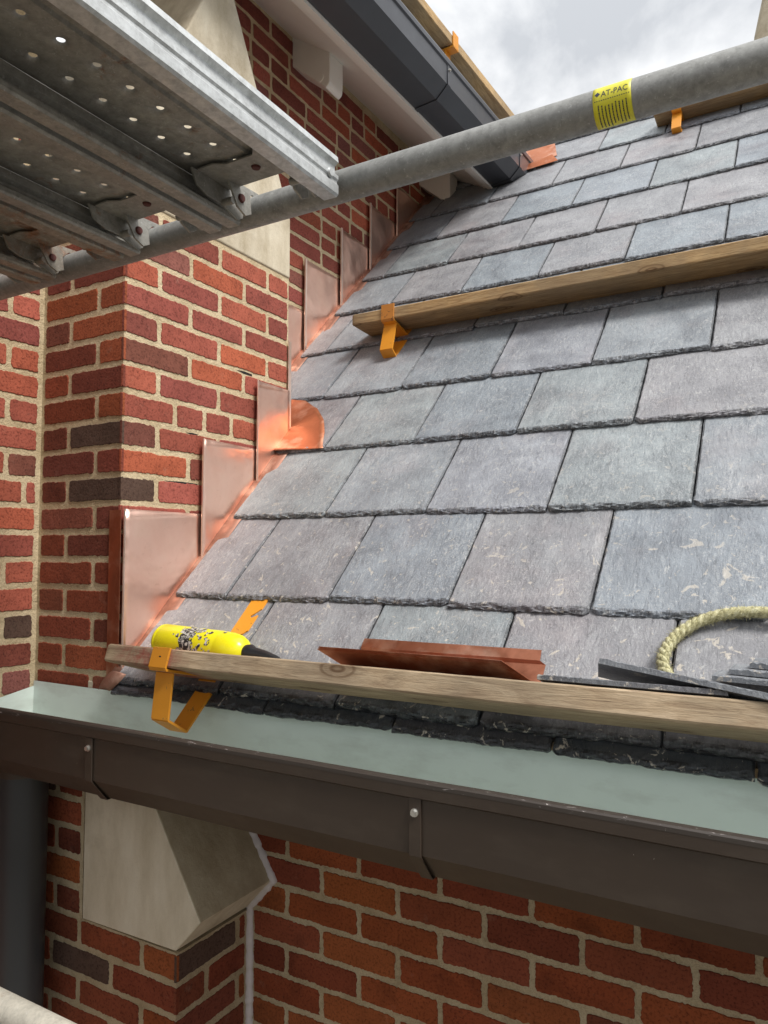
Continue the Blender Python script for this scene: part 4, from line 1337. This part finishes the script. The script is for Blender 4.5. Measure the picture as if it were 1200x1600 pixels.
# ---------------------------------------------------------------- rope
tr_ = NT('rope_fibre')
rcol = tr_.ramp(tr_.noise(120, 5, 0.75), [(0.32, (0.20, 0.18, 0.10)), (0.48, (0.50, 0.47, 0.27)), (0.68, (0.68, 0.66, 0.46))])
ROPE = tr_.out(rcol, 0.95, 0, tr_.bump(tr_.noise(500, 3, 0.7), 0.9, 0.0015), 0.1)
rope = thing('rope', (-0.1, 1.32, -0.13), 'frayed pale yellow twisted rope looping over the slates at the right edge', 'rope')
ctl = [(-0.200, 1.790), (-0.212, 1.815), (-0.208, 1.850), (-0.190, 1.885), (-0.160, 1.912), (-0.120, 1.926), (-0.067, 1.928), (0.0, 1.915), (0.07, 1.88), (0.12, 1.82), (0.14, 1.75)]
P = []
for i in range(len(ctl) - 1):
    p0 = ctl[max(0, i-1)]; p1 = ctl[i]; p2 = ctl[i+1]; p3 = ctl[min(len(ctl)-1, i+2)]
    for q in range(14):
        t = q / 14
        P.append(tuple(0.5 * ((2*p1[k]) + (-p0[k]+p2[k])*t + (2*p0[k]-5*p1[k]+4*p2[k]-p3[k])*t*t + (-p0[k]+3*p1[k]-3*p2[k]+p3[k])*t*t*t) for k in (0, 1)))
RR = 0.0046
C = [Vector(RP(x, s - 0.022, 0.020 + 0.003 * math.sin(i * .09))) for i, (x, s) in enumerate(P)]
acc = 0
frames = []
for i, p in enumerate(C):
    t = (C[min(i+1, len(C)-1)] - C[max(i-1, 0)]).normalized()
    up = Vector((0, -1, 1)).normalized()
    sdv = t.cross(up).normalized()
    if i: acc += (C[i] - C[i-1]).length
    frames.append((p, t, sdv, sdv.cross(t), acc))
mb = MB()
for k in range(3):
    pts, rad = [], []
    for p, t, a, b, l in frames:
        th = l / 0.036 * 2 * math.pi + k * 2 * math.pi / 3
        pts.append(p + a * math.cos(th) * RR * 1.05 + b * math.sin(th) * RR * 1.05)
        rad.append(RR * 1.12 * (1 + 0.12 * N(l * 260, k * 9)))
    mb.tube(pts, rad, 10)
child(mb.build('strands', ROPE), rope)
mb = MB()
random.seed(21)
for i in range(2600):
    p, t, a, b, l = random.choice(frames)
    th = random.uniform(0, 2 * math.pi)
    n_ = a * math.cos(th) + b * math.sin(th)
    q0 = p + n_ * RR * 1.9 + t * random.uniform(-.003, .003)
    ln = random.uniform(.002, .009)
    d = (n_ * random.uniform(.2, 1) + t * random.uniform(-1, 1) + b * random.uniform(-.4, .4)).normalized()
    wv = d.cross(n_ + t * .1).normalized() * 0.0003
    q1 = q0 + d * ln * .5 + n_ * .0006; q2 = q0 + d * ln
    mb.add([q0 - wv, q0 + wv, q1 + wv, q1 - wv, q2], [(0, 1, 2, 3), (3, 2, 4)])
child(mb.build('frayed_fibres', ROPE, fix=False), rope)

# ---------------------------------------------------------------- chimney far behind and the ground
ch = thing('stone_chimney', (0.5, 6.4, -4.2), 'pale stone chimney shoulder rising beyond the ridge at the top right', 'chimney')
mb = MB()
mb.prism([(-0.27, 3.88), (-0.20, 4.2), (-0.12, 4.6), (1.4, 4.6), (1.4, -4.2), (-0.30, -4.2), (-0.30, 3.6)], lambda u, v, w: (u, w, v), 6.0, 6.9)
child(mb.build('shaft', STONE, bevel=0.02), ch)
gm = NT('ground_earth')
gcol = gm.ramp(gm.noise(0.4, 6, 0.6), [(0.3, (0.06, 0.055, 0.045)), (0.7, (0.13, 0.115, 0.09))])
GM = gm.out(gcol, 0.95)
mb = MB()
mb.add([(-1500, -1500, -4.2), (1500, -1500, -4.2), (1500, 1500, -4.2), (-1500, 1500, -4.2)], [(0, 1, 2, 3)])
tag(mb.build('ground', GM, fix=False), kind='structure')
